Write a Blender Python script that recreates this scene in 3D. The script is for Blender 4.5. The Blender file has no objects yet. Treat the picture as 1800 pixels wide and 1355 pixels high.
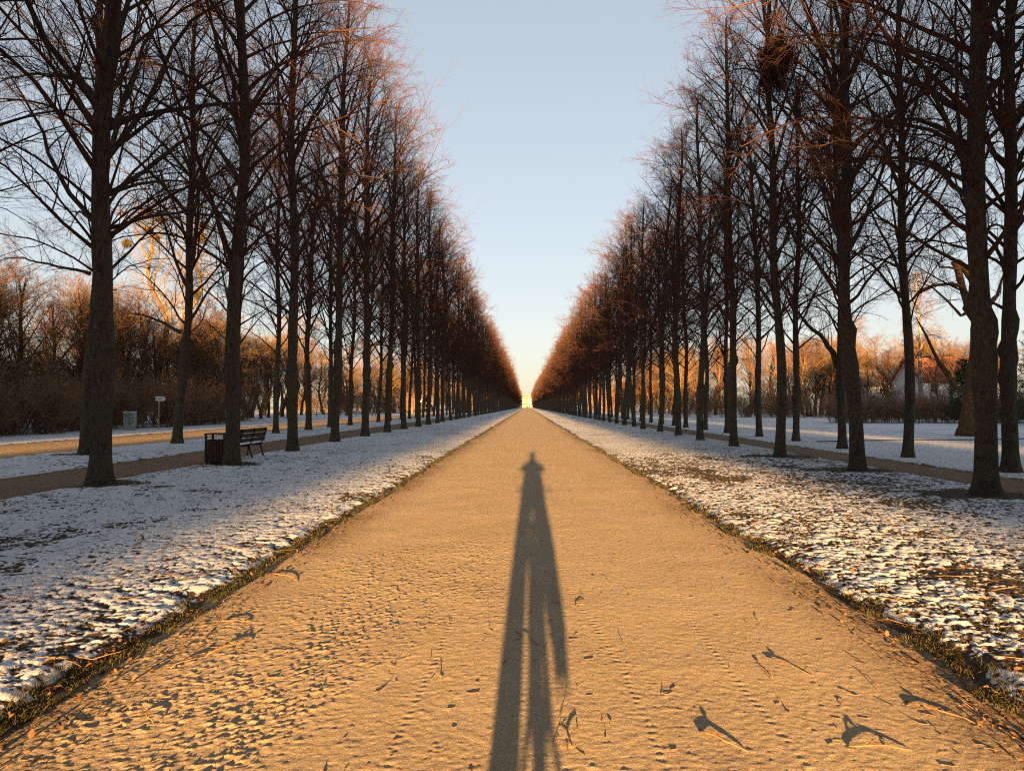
import bpy, bmesh, math, random
import numpy as np
from mathutils import Vector, Matrix

D = bpy.data
S = bpy.context.scene
COL = S.collection
R = math.radians

# ------------------------------------------------------------------ camera, sky, sun, exposure
cam_d = D.cameras.new("camera"); cam = D.objects.new("camera", cam_d); COL.objects.link(cam)
cam_d.sensor_width = 36.0; cam_d.lens = 25.0
cam_d.clip_start = 0.03; cam_d.clip_end = 6000
cam.location = (0, 0, 1.6)
cam.rotation_euler = (R(90 + 1.67), 0, R(1.19))
S.camera = cam

SUN_EL, SUN_AZ = R(4.3), R(0.45)          # the sun stands low, right behind the camera
world = D.worlds.new("World"); S.world = world; world.use_nodes = True
wn = world.node_tree.nodes; wl = world.node_tree.links
bg = wn["Background"]
sky = wn.new("ShaderNodeTexSky"); sky.sky_type = 'NISHITA'; sky.sun_disc = False
sky.sun_elevation = SUN_EL; sky.sun_rotation = math.pi + SUN_AZ
sky.altitude = 60; sky.air_density = 1.0; sky.dust_density = 0.6; sky.ozone_density = 1.5
gam = wn.new("ShaderNodeGamma"); gam.inputs[1].default_value = 0.50
tint = wn.new("ShaderNodeMix"); tint.data_type = 'RGBA'; tint.blend_type = 'MULTIPLY'; tint.inputs[0].default_value = 1.0
tint.inputs[7].default_value = (0.92, 0.92, 0.97, 1)
hs = wn.new("ShaderNodeHueSaturation"); hs.inputs["Saturation"].default_value = 0.70
wl.new(sky.outputs[0], gam.inputs[0]); wl.new(gam.outputs[0], hs.inputs["Color"]); wl.new(hs.outputs[0], tint.inputs[6]); wl.new(tint.outputs[2], bg.inputs[0])
bg.inputs[1].default_value = 0.05

sun_d = D.lights.new("sun", 'SUN'); sun = D.objects.new("sun", sun_d); COL.objects.link(sun)
sun_d.energy = 5.0; sun_d.angle = R(0.5); sun_d.color = (1.0, 0.585, 0.215)
sd = Vector((math.sin(SUN_AZ) * math.cos(SUN_EL), math.cos(SUN_AZ) * math.cos(SUN_EL), -math.sin(SUN_EL)))
sun.rotation_euler = sd.to_track_quat('-Z', 'Y').to_euler()
sun.location = (0, -40, 30)

S.view_settings.view_transform = 'Standard'; S.view_settings.look = 'None'
S.view_settings.gamma = 1.0; S.view_settings.use_curve_mapping = False
S.view_settings.exposure = 3.4
S.render.engine = 'CYCLES'
cy = S.cycles
cy.max_bounces = 4; cy.diffuse_bounces = 2; cy.glossy_bounces = 2; cy.transparent_max_bounces = 4
cy.use_denoising = False
S.cycles.filter_width = 1.15
cy.sample_clamp_indirect = 6

# ------------------------------------------------------------------ helpers
def setp(o, label=None, cat=None, group=None, kind=None):
    if label: o["label"] = label
    if cat: o["category"] = cat
    if group: o["group"] = group
    if kind: o["kind"] = kind
    return o

def link(name, data, parent=None, loc=(0, 0, 0), rz=0.0, sc=1.0):
    o = D.objects.new(name, data); COL.objects.link(o)
    if parent is not None: o.parent = parent
    o.location = loc; o.rotation_euler = (0, 0, rz); o.scale = (sc, sc, sc)
    return o

def empty(name, loc=(0, 0, 0), rz=0.0, sc=1.0):
    o = link(name, None, None, loc, rz, sc); o.empty_display_size = 0.2
    return o

def np_mesh(name, V, polys, mats, mi=None, smooth=True, attrs=None):
    """polys: list of (n,k) int arrays; mi: list of material indices per array."""
    me = D.meshes.new(name)
    V = np.asarray(V, np.float32)
    me.vertices.add(len(V)); me.vertices.foreach_set("co", V.ravel())
    tot = sum(p.size for p in polys); npol = sum(len(p) for p in polys)
    me.loops.add(tot); me.polygons.add(npol)
    me.loops.foreach_set("vertex_index", np.concatenate([p.ravel() for p in polys]).astype(np.int32))
    sizes = np.concatenate([np.full(len(p), p.shape[1], np.int32) for p in polys])
    st = np.zeros(npol, np.int32); st[1:] = np.cumsum(sizes)[:-1]
    me.polygons.foreach_set("loop_start", st)
    for m in mats: me.materials.append(m)
    if mi is not None:
        me.polygons.foreach_set("material_index", np.concatenate([np.full(len(p), i, np.int32) for p, i in zip(polys, mi)]))
    me.polygons.foreach_set("use_smooth", np.full(npol, smooth))
    if attrs:
        for k, a in attrs.items():
            at = me.attributes.new(k, 'FLOAT', 'POINT'); at.data.foreach_set("value", np.asarray(a, np.float32))
    me.update(calc_edges=True)
    return me

class BM:
    """collects shapes into one bmesh"""
    def __init__(s): s.b = bmesh.new()
    def box(s, c, size, rot=None, bev=0.0):
        m = Matrix.Translation(c)
        if rot is not None: m = m @ rot.to_4x4()
        r = bmesh.ops.create_cube(s.b, size=1.0, matrix=m @ Matrix.Diagonal((*size, 1)))
        if bev > 0:
            es = {e for v in r['verts'] for e in v.link_edges}
            bmesh.ops.bevel(s.b, geom=list(es), offset=bev, segments=1, affect='EDGES')
        return s
    def tube(s, pts, rad, n=8, cap=True):
        pts = [Vector(p) for p in pts]
        if not hasattr(rad, '__len__'): rad = [rad] * len(pts)
        rings = []
        ref = None
        for i, p in enumerate(pts):
            t = (pts[min(i + 1, len(pts) - 1)] - pts[max(i - 1, 0)]).normalized()
            if ref is None:
                ref = t.orthogonal().normalized()
            u = (ref - t * ref.dot(t)).normalized(); ref = u
            v = t.cross(u)
            rings.append([s.b.verts.new(p + (u * math.cos(a) + v * math.sin(a)) * rad[i]) for a in [2 * math.pi * k / n for k in range(n)]])
        for a, b in zip(rings, rings[1:]):
            for k in range(n):
                s.b.faces.new((a[k], a[(k + 1) % n], b[(k + 1) % n], b[k]))
        if cap:
            s.b.faces.new(rings[0][::-1]); s.b.faces.new(rings[-1])
        return s
    def prism(s, outline, depth, frame):
        """outline: 2D points, frame: Matrix putting (x, y, z) -> world; extruded along +z by depth"""
        a = [s.b.verts.new(frame @ Vector((x, y, 0))) for x, y in outline]
        b = [s.b.verts.new(frame @ Vector((x, y, depth))) for x, y in outline]
        n = len(a)
        s.b.faces.new(a[::-1]); s.b.faces.new(b)
        for k in range(n): s.b.faces.new((a[k], a[(k + 1) % n], b[(k + 1) % n], b[k]))
        return s
    def torus(s, c, R_, r, axis='x', n=28, k=8):
        rings = []
        for i in range(n):
            a = 2 * math.pi * i / n; ring = []
            for j in range(k):
                b = 2 * math.pi * j / k
                q = R_ + r * math.cos(b)
                p = (r * math.sin(b), q * math.cos(a), q * math.sin(a))
                ring.append(s.b.verts.new(Vector(c) + Vector(p)))
            rings.append(ring)
        for i in range(n):
            A, B = rings[i], rings[(i + 1) % n]
            for j in range(k): s.b.faces.new((A[j], A[(j + 1) % k], B[(j + 1) % k], B[j]))
        return s
    def build(s, name, mat, parent=None, smooth=False, loc=(0, 0, 0), rz=0.0):
        bmesh.ops.recalc_face_normals(s.b, faces=s.b.faces)
        me = D.meshes.new(name); s.b.to_mesh(me); s.b.free()
        me.materials.append(mat)
        if smooth: me.polygons.foreach_set("use_smooth", np.ones(len(me.polygons), bool))
        return link(name, me, parent, loc, rz)

# vectorised gradient-ish value noise
def _hash(ix, iy, seed):
    h = (ix.astype(np.int64) * 374761393 + iy.astype(np.int64) * 668265263 + seed * 1442695041) & 0x7fffffff
    h = ((h ^ (h >> 13)) * 1274126177) & 0x7fffffff
    h = (h ^ (h >> 16)) & 0xffff
    return h / 65535.0
def vnoise(x, y, seed=0):
    ix = np.floor(x); iy = np.floor(y); fx = x - ix; fy = y - iy
    ux = fx * fx * fx * (fx * (fx * 6 - 15) + 10); uy = fy * fy * fy * (fy * (fy * 6 - 15) + 10)
    a = _hash(ix, iy, seed); b = _hash(ix + 1, iy, seed); c = _hash(ix, iy + 1, seed); d = _hash(ix + 1, iy + 1, seed)
    return (a * (1 - ux) + b * ux) * (1 - uy) + (c * (1 - ux) + d * ux) * uy
def fbm(x, y, seed=0, octs=3, gain=0.5):
    s = 0; a = 1; t = 0
    for o in range(octs):
        # rotate each octave so that the lattice never shows
        ca, sa = math.cos(0.7 + o * 1.3), math.sin(0.7 + o * 1.3)
        s = s + a * vnoise((x * ca - y * sa) * 2 ** o + 17.3 * o, (x * sa + y * ca) * 2 ** o - 9.1 * o, seed + o * 31)
        t += a; a *= gain
    return s / t
def sstep(a, b, x):
    t = np.clip((x - a) / (b - a), 0, 1); return t * t * (3 - 2 * t)

# ------------------------------------------------------------------ materials
def newmat(name, rough=0.9, spec=0.2):
    m = D.materials.new(name); m.use_nodes = True
    nt = m.node_tree; b = nt.nodes["Principled BSDF"]
    b.inputs["Roughness"].default_value = rough
    b.inputs["Specular IOR Level"].default_value = spec
    return m, nt, b
def N(nt, typ, **kw):
    n = nt.nodes.new(typ)
    for k, v in kw.items():
        if k.startswith("in_"):
            n.inputs[k[3:].replace("_", " ")].default_value = v
        else: setattr(n, k, v)
    return n
def noise(nt, scale, detail=4, rough=0.55, vec=None, stretch=None):
    tc = N(nt, "ShaderNodeTexCoord"); src = tc.outputs["Object"] if vec is None else vec
    if stretch:
        mp = N(nt, "ShaderNodeMapping"); mp.inputs["Scale"].default_value = stretch
        nt.links.new(src, mp.inputs[0]); src = mp.outputs[0]
    t = N(nt, "ShaderNodeTexNoise"); t.inputs["Scale"].default_value = scale
    t.inputs["Detail"].default_value = detail; t.inputs["Roughness"].default_value = rough
    nt.links.new(src, t.inputs["Vector"])
    return t.outputs["Fac"]
def ramp(nt, fac, stops):
    r = N(nt, "ShaderNodeValToRGB"); e = r.color_ramp.elements
    while len(e) < len(stops): e.new(0.5)
    for el, (p, c) in zip(e, stops): el.position = p; el.color = (*c, 1)
    nt.links.new(fac, r.inputs[0]); return r.outputs[0]
def mixc(nt, fac, a, b, mode='MIX'):
    m = N(nt, "ShaderNodeMix", data_type='RGBA', blend_type=mode)
    for sock, v in ((m.inputs[0], fac), (m.inputs[6], a), (m.inputs[7], b)):
        if isinstance(v, (int, float)): sock.default_value = v
        elif isinstance(v, tuple): sock.default_value = (*v, 1) if len(v) == 3 else v
        else: nt.links.new(v, sock)
    return m.outputs[2]
def math_(nt, op, a, b=None, clamp=False):
    m = N(nt, "ShaderNodeMath", operation=op, use_clamp=clamp)
    for i, v in enumerate((a, b)):
        if v is None: continue
        if isinstance(v, (int, float)): m.inputs[i].default_value = v
        else: nt.links.new(v, m.inputs[i])
    return m.outputs[0]
def bump(nt, b, h, strength=0.5, dist=0.01):
    n = N(nt, "ShaderNodeBump"); n.inputs["Strength"].default_value = strength; n.inputs["Distance"].default_value = dist
    nt.links.new(h, n.inputs["Height"]); nt.links.new(n.outputs[0], b.inputs["Normal"])
def simple(name, col, rough=0.8, var=0.25, scale=20, spec=0.2, metal=0.0):
    m, nt, b = newmat(name, rough, spec)
    f = noise(nt, scale)
    c2 = tuple(min(1, c * (1 + var)) for c in col); c1 = tuple(c * (1 - var) for c in col)
    nt.links.new(ramp(nt, f, [(0.3, c1), (0.7, c2)]), b.inputs["Base Color"])
    b.inputs["Metallic"].default_value = metal
    return m

def bark_mat(name, dark, light, lichen=None):
    m, nt, b = newmat(name, 0.95, 0.1)
    f = noise(nt, 7, 7, 0.72, stretch=(2.6, 2.6, 0.8))
    c = ramp(nt, f, [(0.32, dark), (0.72, light)])
    if lichen:
        g = noise(nt, 2.3, 5, 0.7)
        tc = N(nt, "ShaderNodeTexCoord"); sx = N(nt, "ShaderNodeSeparateXYZ"); nt.links.new(tc.outputs["Object"], sx.inputs[0])
        low = N(nt, "ShaderNodeMapRange"); low.inputs[1].default_value = 6.0; low.inputs[2].default_value = 0.6
        nt.links.new(sx.outputs[2], low.inputs[0])
        k = math_(nt, 'MULTIPLY', ramp(nt, g, [(0.44, (0, 0, 0)), (0.60, (0.9, 0.9, 0.9))]), low.outputs[0], True)
        c = mixc(nt, k, c, lichen)
    nt.links.new(c, b.inputs["Base Color"])
    h = noise(nt, 14, 6, 0.7, stretch=(3.5, 3.5, 0.5))
    bump(nt, b, h, 1.0, 0.05)
    return m
M_bark = bark_mat("lime_bark", (0.024, 0.018, 0.014), (0.135, 0.100, 0.076), (0.085, 0.085, 0.045))
M_twig = simple("lime_twigs", (0.060, 0.028, 0.018), 0.9, 0.25, 2.0, 0.1)
M_bark_park = bark_mat("park_tree_bark", (0.05, 0.032, 0.020), (0.14, 0.085, 0.05))
M_twig_tawny = simple("tawny_twigs", (0.15, 0.098, 0.032), 0.9, 0.3, 0.6, 0.1)
M_twig_red = simple("russet_twigs", (0.10, 0.055, 0.032), 0.9, 0.3, 0.6, 0.1)
M_twig_shrub = simple("shrub_twigs", (0.22, 0.135, 0.078), 0.9, 0.3, 0.8, 0.1)
M_mistle = simple("mistletoe_sprigs", (0.075, 0.055, 0.022), 0.8, 0.3, 6, 0.1)

# path: pale sandy gravel
def path_mat(name, dark, light, speck=True):
    m, nt, b = newmat(name, 0.95, 0.1)
    big = noise(nt, 0.9, 5, 0.6); fine = noise(nt, 95, 4, 0.7)
    c = ramp(nt, big, [(0.3, dark), (0.7, light)])
    c = mixc(nt, 0.55, c, ramp(nt, fine, [(0.3, tuple(x * 0.42 for x in dark)), (0.60, tuple(min(1, x * 1.22) for x in light))]))
    at = N(nt, "ShaderNodeAttribute", attribute_name="litter")
    ln = noise(nt, 34, 5, 0.75)
    k = math_(nt, 'MULTIPLY', at.outputs["Fac"], ramp(nt, ln, [(0.38, (0, 0, 0)), (0.6, (1, 1, 1))]), True)
    lc = ramp(nt, noise(nt, 37, 3, 0.6), [(0.35, (0.035, 0.022, 0.014)), (0.65, (0.16, 0.085, 0.04))])
    c = mixc(nt, k, c, lc)
    nt.links.new(c, b.inputs["Base Color"])
    bump(nt, b, noise(nt, 85, 5, 0.75), 1.0, 0.008)
    return m
M_path = path_mat("sandy_gravel", (0.305, 0.218, 0.132), (0.425, 0.318, 0.200))
M_dirt = path_mat("brown_gravel", (0.17, 0.105, 0.06), (0.25, 0.16, 0.095))
M_road = path_mat("tan_asphalt", (0.22, 0.155, 0.09), (0.30, 0.215, 0.13))

def snow_mat():
    m, nt, b = newmat("thin_snow_on_grass", 0.85, 0.15)
    at = N(nt, "ShaderNodeAttribute", attribute_name="snow"); ak = N(nt, "ShaderNodeAttribute", attribute_name="patchy")
    n1 = noise(nt, 11, 6, 0.75)
    d = math_(nt, 'MULTIPLY', math_(nt, 'SUBTRACT', n1, 0.5), ak.outputs["Fac"])
    f = math_(nt, 'ADD', at.outputs["Fac"], d)
    f = math_(nt, 'ADD', math_(nt, 'MULTIPLY', math_(nt, 'SUBTRACT', f, 0.5), 3.6), 0.5, True)
    g = ramp(nt, noise(nt, 9, 6, 0.7), [(0.30, (0.030, 0.022, 0.012)), (0.48, (0.062, 0.046, 0.020)), (0.60, (0.11, 0.058, 0.028)), (0.75, (0.17, 0.085, 0.038))])
    g2 = ramp(nt, noise(nt, 60, 3, 0.7), [(0.3, (0.4, 0.4, 0.4)), (0.7, (1.3, 1.3, 1.3))])
    g = mixc(nt, 1.0, g, g2, 'MULTIPLY')
    s = ramp(nt, noise(nt, 40, 3, 0.6), [(0.3, (0.58, 0.59, 0.62)), (0.7, (0.76, 0.77, 0.79))])
    thin = ramp(nt, noise(nt, 26, 5, 0.75), [(0.40, (1, 1, 1)), (0.66, (0.52, 0.46, 0.38))])
    s = mixc(nt, 0.55, s, thin, 'MULTIPLY')
    nt.links.new(mixc(nt, f, g, s), b.inputs["Base Color"])
    bump(nt, b, noise(nt, 80, 4, 0.7), 0.45, 0.008)
    return m
M_snow = snow_mat()
m, nt, b = newmat("winter_grass_blades", 0.8, 0.15)
nt.links.new(ramp(nt, noise(nt, 9, 4, 0.7), [(0.34, (0.020, 0.022, 0.008)), (0.5, (0.036, 0.034, 0.012)), (0.62, (0.062, 0.040, 0.018)), (0.74, (0.09, 0.056, 0.026))]), b.inputs["Base Color"]); M_blade = m
M_leaf = simple("fallen_brown_leaves", (0.095, 0.046, 0.02), 0.8, 0.7, 9.0, 0.2)
M_stick = simple("dry_sticks", (0.14, 0.085, 0.045), 0.9, 0.35, 12, 0.1)

# ------------------------------------------------------------------ tree rows
LIN, LOUT, RIN, ROUT = -8.5, -14.8, 8.2, 12.0
def row_positions(first, x0, step, y_end, seed, jx=0.14, jy=0.22):
    r = random.Random(seed); out = list(first); y = out[-1][1] + step; n = 0
    while y < y_end:
        out.append((x0 + r.uniform(-jx, jx), y + r.uniform(-jy, jy))); y += step
    return out
Y_SINGLE = 400.0
row_LI = row_positions([(-8.55, 8.4), (-8.69, 14.35), (-8.09, 19.4), (-8.38, 25.3), (-8.68, 32.0), (-8.6, 37.7), (-8.55, 43.5)], LIN, 5.9, Y_SINGLE, 1)
row_RI = row_positions([(8.25, 7.6), (8.25, 13.0), (8.2, 17.9), (8.0, 22.7), (8.26, 28.6), (8.2, 33.9), (8.28, 39.2)], RIN, 5.28, Y_SINGLE, 2)
row_LO = row_positions([(-14.8, 11.6), (-14.75, 17.4), (-14.6, 23.3), (-15.0, 30.3), (-14.8, 36.0), (-14.8, 41.7), (-14.7, 47.6)], LOUT, 5.9, Y_SINGLE, 3)
row_RO = row_positions([(12.0, 12.2), (11.7, 17.5), (11.9, 22.5), (11.85, 27.0), (12.3, 32.8), (12.2, 37.6)], ROUT, 5.28, Y_SINGLE, 4)
near_trunks = np.array([p for rw in (row_LI, row_RI, row_LO, row_RO) for p in rw if p[1] < 60])

# ------------------------------------------------------------------ ground
def edgeL(y): return -2.62 + 0.16 * (fbm(y * 0.55, y * 0 + 3.1, 5, 3) - 0.5) + 0.11 * (fbm(y * 3.1, y * 0 + 8.1, 6, 2) - 0.5)
def edgeR(y): return 2.66 + 0.22 * (fbm(y * 0.45, y * 0 + 13.1, 7, 3) - 0.5) + 0.13 * (fbm(y * 2.7, y * 0 + 18.1, 8, 2) - 0.5)

def grid(xs, ys, keep=None):
    X, Y = np.meshgrid(xs, ys); nx, ny = len(xs), len(ys)
    i = np.arange(ny - 1)[:, None] * nx + np.arange(nx - 1)[None, :]
    q = np.stack([i, i + 1, i + 1 + nx, i + nx], -1).reshape(-1, 4)
    return X.ravel(), Y.ravel(), q
def geo(a, b, ratio):
    n = int(math.log(b / a) / math.log(ratio)); return a * ratio ** np.arange(n + 1)
def compact(V, q, attrs):
    used = np.zeros(len(V), bool); used[q.ravel()] = True
    idx = np.cumsum(used) - 1
    return V[used], idx[q], {k: v[used] for k, v in attrs.items()}
def merge(blocks):
    Vs, qs, at, off = [], [], {}, 0
    for V, q, a in blocks:
        Vs.append(V); qs.append(q + off); off += len(V)
        for k, v in a.items(): at.setdefault(k, []).append(v)
    return np.concatenate(Vs), np.concatenate(qs), {k: np.concatenate(v) for k, v in at.items()}

def path_height(x, y):
    # rough, trodden patches (mostly on the near left) and a smooth rest
    rough = sstep(0.42, 0.66, fbm(x * 0.55 + 3, y * 0.32 + 1, 41, 3)) * sstep(0.6, -0.9, x) * sstep(13, 7, y)
    rough = np.clip(rough * (0.45 + 0.55 * sstep(0.40, 0.6, fbm(x * 2.6, y * 2.0, 44, 3))) + 0.30 * sstep(0.5, 0.7, fbm(x * 0.8, y * 0.5, 43, 2)), 0, 1)
    h = 0.006 * (fbm(x * 1.6, y * 1.6, 51, 2) - 0.5)
    h += (0.0007 + 0.0005 * rough) * (fbm(x * 9, y * 9, 61, 2, 0.6) - 0.5)
    h += (0.0022 + 0.0010 * rough) * (fbm(x * 29, y * 29, 62, 2, 0.7) - 0.5)
    h += (0.0016 + 0.0010 * rough) * (vnoise(x * 61, y * 61, 63) - 0.5)
    h += rough * 0.025 * np.clip(fbm(x * 40, y * 40, 77, 2, 0.6) - 0.60, 0, 0.3)      # small clods
    h += 0.012 * np.clip(fbm(x * 26, y * 26, 78, 2, 0.6) - 0.74, 0, 0.3)
    h -= rough * 0.011 * np.clip(fbm(x * 17, y * 17, 79, 2, 0.6) - 0.66, 0, 0.3)
    for x0, am, ph_ in ((-0.75, 0.18, 0.4), (0.62, 0.24, 2.0), (1.35, 0.15, 4.0), (-1.5, 0.2, 1.1)):      # faint bicycle tracks
        h -= 0.0035 * np.exp(-((x - x0 - am * np.sin(y * 0.35 + ph_) - 0.05 * np.sin(y * 1.3 + ph_)) / 0.022) ** 2) * (0.6 + 0.4 * np.sin(y * 90))
    h += 0.035 * (sstep(2.7, 0.4, np.abs(x)) - 1)          # slight camber
    return h - 0.004
def path_block(xs, ys):
    x, y, q = grid(xs, ys); z = path_height(x, y)
    e = np.minimum(np.abs(x - edgeL(y)), np.abs(x - edgeR(y))); inside = (x > edgeL(y)) & (x < edgeR(y))
    lit = np.where(inside, sstep(0.75, 0.02, e), 1.0) * (0.35 + 0.65 * sstep(0.35, 0.6, fbm(x * 1.1, y * 0.5, 91, 3))) + sstep(1.0, 0.1, e) * 0.12
    return np.stack([x, y, z], -1), q, {"litter": lit}
blocks = [path_block(np.arange(-3.0, 3.001, 0.0120), geo(2.7, 9.6, 1.0033)),
          path_block(np.arange(-3.0, 3.001, 0.027), geo(9.55, 26.0, 1.0055)),
          path_block(np.linspace(-3.0, 3.0, 41), np.concatenate([[25.9], geo(26.3, 860, 1.02)])),
          path_block(np.linspace(-3.0, 3.0, 13), np.arange(-260, 2.3, 2.0)[:131])]
V, q, at = merge(blocks)
o = link("main_path", np_mesh("main_path", V, [q], [M_path], None, True, at)); setp(o, kind="structure")

def snow_cover(x, y, side):
    c = 0.635 + 0.20 * (fbm(x * 0.35, y * 0.22, 101, 3) - 0.5)
    if side > 0:
        c = c - 0.035 * sstep(9, 4.5, np.abs(x)) * sstep(30, 8, y) - 0.035
    else:
        c = c + 0.055 * sstep(2.9, 4.4, np.abs(x)) + 0.01
    c = c - 0.15 * sstep(0.62, 0.8, fbm(x * 0.9, y * 0.7, 105, 3))           # thin spots with leaves
    return c
def trunk_clear(x, y):
    d = np.full(x.shape, 9.0)
    for tx, ty in near_trunks:
        if ty < 45: d = np.minimum(d, np.hypot((x - tx) * (0.8 if tx < 0 else 0.55), y - ty))
    return d
def lawn_block(xs, ys, side, inner, outer, fine, wedge=None):
    """inner / outer: functions of y or numbers giving the borders of the strip"""
    u, y, q = grid(xs, ys)                       # xs are 0..1 across the strip
    a = inner(y) if callable(inner) else inner; b = outer(y) if callable(outer) else outer
    x = a + (b - a) * u
    ei = np.abs(x - a); eo = np.abs(x - b)
    cov = snow_cover(x, y, side)
    wi = 0.16 if callable(inner) else 0.12
    e = np.minimum(ei / wi, eo / 0.15)
    e = e + 1.0 * (fbm(x * 5, y * 5, 111, 3) - 0.5)
    if fine:
        td = trunk_clear(x, y) + 0.5 * (fbm(x * 3, y * 3, 120, 2) - 0.5)
        cov = cov - 0.45 * sstep(0.85, 0.35, td)
        n = 0.26 * fbm(x * 4.5, y * 4.5, 131, 3, 0.6) + 0.30 * fbm(x * 15, y * 15, 133, 2, 0.6) + 0.44 * fbm(x * 33, y * 33, 135, 2, 0.7)
        k = n - (0.93 - 0.78 * cov)
        s = sstep(-0.070, 0.105, k) * sstep(0.35, 1.0, e)
        tuft = fbm(x * 24, y * 24, 141, 2, 0.6)
        z = 0.014 + s * (0.009 + 0.050 * np.clip(k, 0, 0.3)) + 0.006 * (fbm(x * 21, y * 21, 155, 2, 0.6) - 0.5) + (1 - s) * 0.020 * (tuft - 0.3) + 0.02 * (fbm(x * 0.9, y * 0.9, 151, 3) - 0.5)
        f = sstep(0.0, 0.26, np.minimum(ei, eo))
        z = z * f - 0.040 * (1 - f)
        attr = {"snow": s, "patchy": np.full(len(x), 2.1)}
    else:
        z = 0.012 + 0.02 * (fbm(x * 0.9, y * 0.9, 151, 3) - 0.5) - 0.045 * sstep(0.10, 0.0, np.minimum(ei, eo))
        s = 0.5 + (cov - 0.5) * 1.0
        s = s * sstep(0.1, 0.9, e) if not fine else s
        attr = {"snow": s, "patchy": np.full(len(x), 3.0)}
    V = np.stack([x, y, z], -1)
    if wedge is not None:
        cx = x[q].mean(1); cyy = y[q].mean(1)
        q = q[np.abs(cx) < wedge * cyy + 0.8]
        V, q, attr = compact(V, q, attr)
    return V, q, attr
far_y = np.concatenate([[23.9], geo(24.3, 860, 1.018)])
back_y = np.arange(-260, 3.3, 3.0)[:88]
def lin(n): return np.linspace(0, 1, n)
def mid_y(a, r=1.008): return geo(a, 24.0, r)
def strip(name, side, inner, outer, nf, yf, rf, nm, back_to):
    bl = [lawn_block(lin(nf), geo(yf, 24.0, rf), side, inner, outer, True, 1.0),
          lawn_block(lin(nm), far_y, side, inner, outer, False),
          lawn_block(lin(max(6, nm // 2)), np.concatenate([back_y, [back_to]]), side, inner, outer, False)]
    V, q, at = merge(bl)
    o = link(name, np_mesh(name, V, [q], [M_snow], None, True, at)); setp(o, kind="structure")
    return o
strip("snowy_lawn", -1, edgeL, -9.1, 270, 3.0, 1.0055, 60, 2.9)
strip("snowy_lawn", 1, edgeR, 9.2, 270, 3.0, 1.0055, 60, 2.9)
strip("snowy_verge", -1, -11.6, -16.3, 90, 10.0, 1.008, 30, 9.9)
def flat_strip(name, mat, xa, xb, z, litter):
    ys = np.concatenate([np.arange(-260, 6, 8.0), geo(6.0, 860, 1.02)])
    xs = np.linspace(xa, xb, 13); x, y, q = grid(xs, ys)
    e = np.minimum(x - xa, xb - x)
    zz = z + 0.02 * (fbm(x * 1.3, y * 1.3, 201, 3) - 0.5)
    o = link(name, np_mesh(name, np.stack([x, y, zz], -1), [q], [mat], None, True, {"litter": litter * sstep(0.6, 0.0, e) + 0.1}))
    setp(o, kind="structure")
flat_strip("left_dirt_path", M_dirt, -11.8, -8.9, -0.015, 0.7)
flat_strip("right_dirt_path", M_dirt, 9.0, 11.0, -0.015, 0.7)
flat_strip("left_road", M_road, -22.0, -16.1, -0.02, 0.5)
# wide lawn on the right, verge and park ground on the left
def wide(name, xa, xb, n, side, y0=-260):
    ys = np.concatenate([np.arange(-260, 9, 6.0), geo(9.0, 860, 1.012)])
    bl = lawn_block(np.linspace(0, 1, n) ** 1.5, ys, side, xa, xb, False)
    o = link(name, np_mesh(name, bl[0], [bl[1]], [M_snow], None, True, bl[2])); setp(o, kind="structure")
wide("right_lawn", 10.8, 130.0, 160, -1)
wide("left_parkland", -21.8, -130.0, 120, -1)
gx, gy, gq = grid(np.linspace(-2500, 2500, 41), np.linspace(-1500, 3500, 41))
o = link("ground", np_mesh("ground", np.stack([gx, gy, gx * 0 - 0.14], -1), [gq], [M_snow], None, True, {"snow": gx * 0 + 0.45, "patchy": gx * 0 + 2.0}))
setp(o, kind="structure")

# ------------------------------------------------------------------ tree generator (vectorised over all branches of one level)
def unit(a): return a / np.maximum(np.linalg.norm(a, axis=-1, keepdims=True), 1e-9)
def grow(rng, start, d, length, K, wob, trop):
    """polylines (N,K+1,3); trop: K upward pulls"""
    P = np.empty((len(start), K + 1, 3)); P[:, 0] = start; d = d.copy()
    for k in range(K):
        d = unit(d + wob * rng.standard_normal(d.shape) + np.array([0, 0, 1.0]) * trop[k])
        P[:, k + 1] = P[:, k] + d * (length / K)[:, None]
    return P
def children(rng, P, Rr, n, tmin, tmax, ang, up):
    Np, K1, _ = P.shape
    t = tmin + (tmax - tmin) * (np.arange(n)[None, :] + rng.random((Np, n))) / n
    f = t * (K1 - 1); i = np.minimum(f.astype(int), K1 - 2); fr = (f - i)[..., None]
    ar = np.arange(Np)[:, None]
    p = P[ar, i] * (1 - fr) + P[ar, i + 1] * fr
    T = unit(P[ar, i + 1] - P[ar, i])
    r = Rr[ar, i] * (1 - fr[..., 0]) + Rr[ar, i + 1] * fr[..., 0]
    rnd = rng.standard_normal(T.shape); u = unit(rnd - T * (rnd * T).sum(-1, keepdims=True))
    a = np.radians(ang[0] + (ang[1] - ang[0]) * rng.random((Np, n)))[..., None]
    d = unit(T * np.cos(a) + u * np.sin(a) + np.array([0, 0, up]))
    return p.reshape(-1, 3), d.reshape(-1, 3), r.ravel(), t.ravel()
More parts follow.
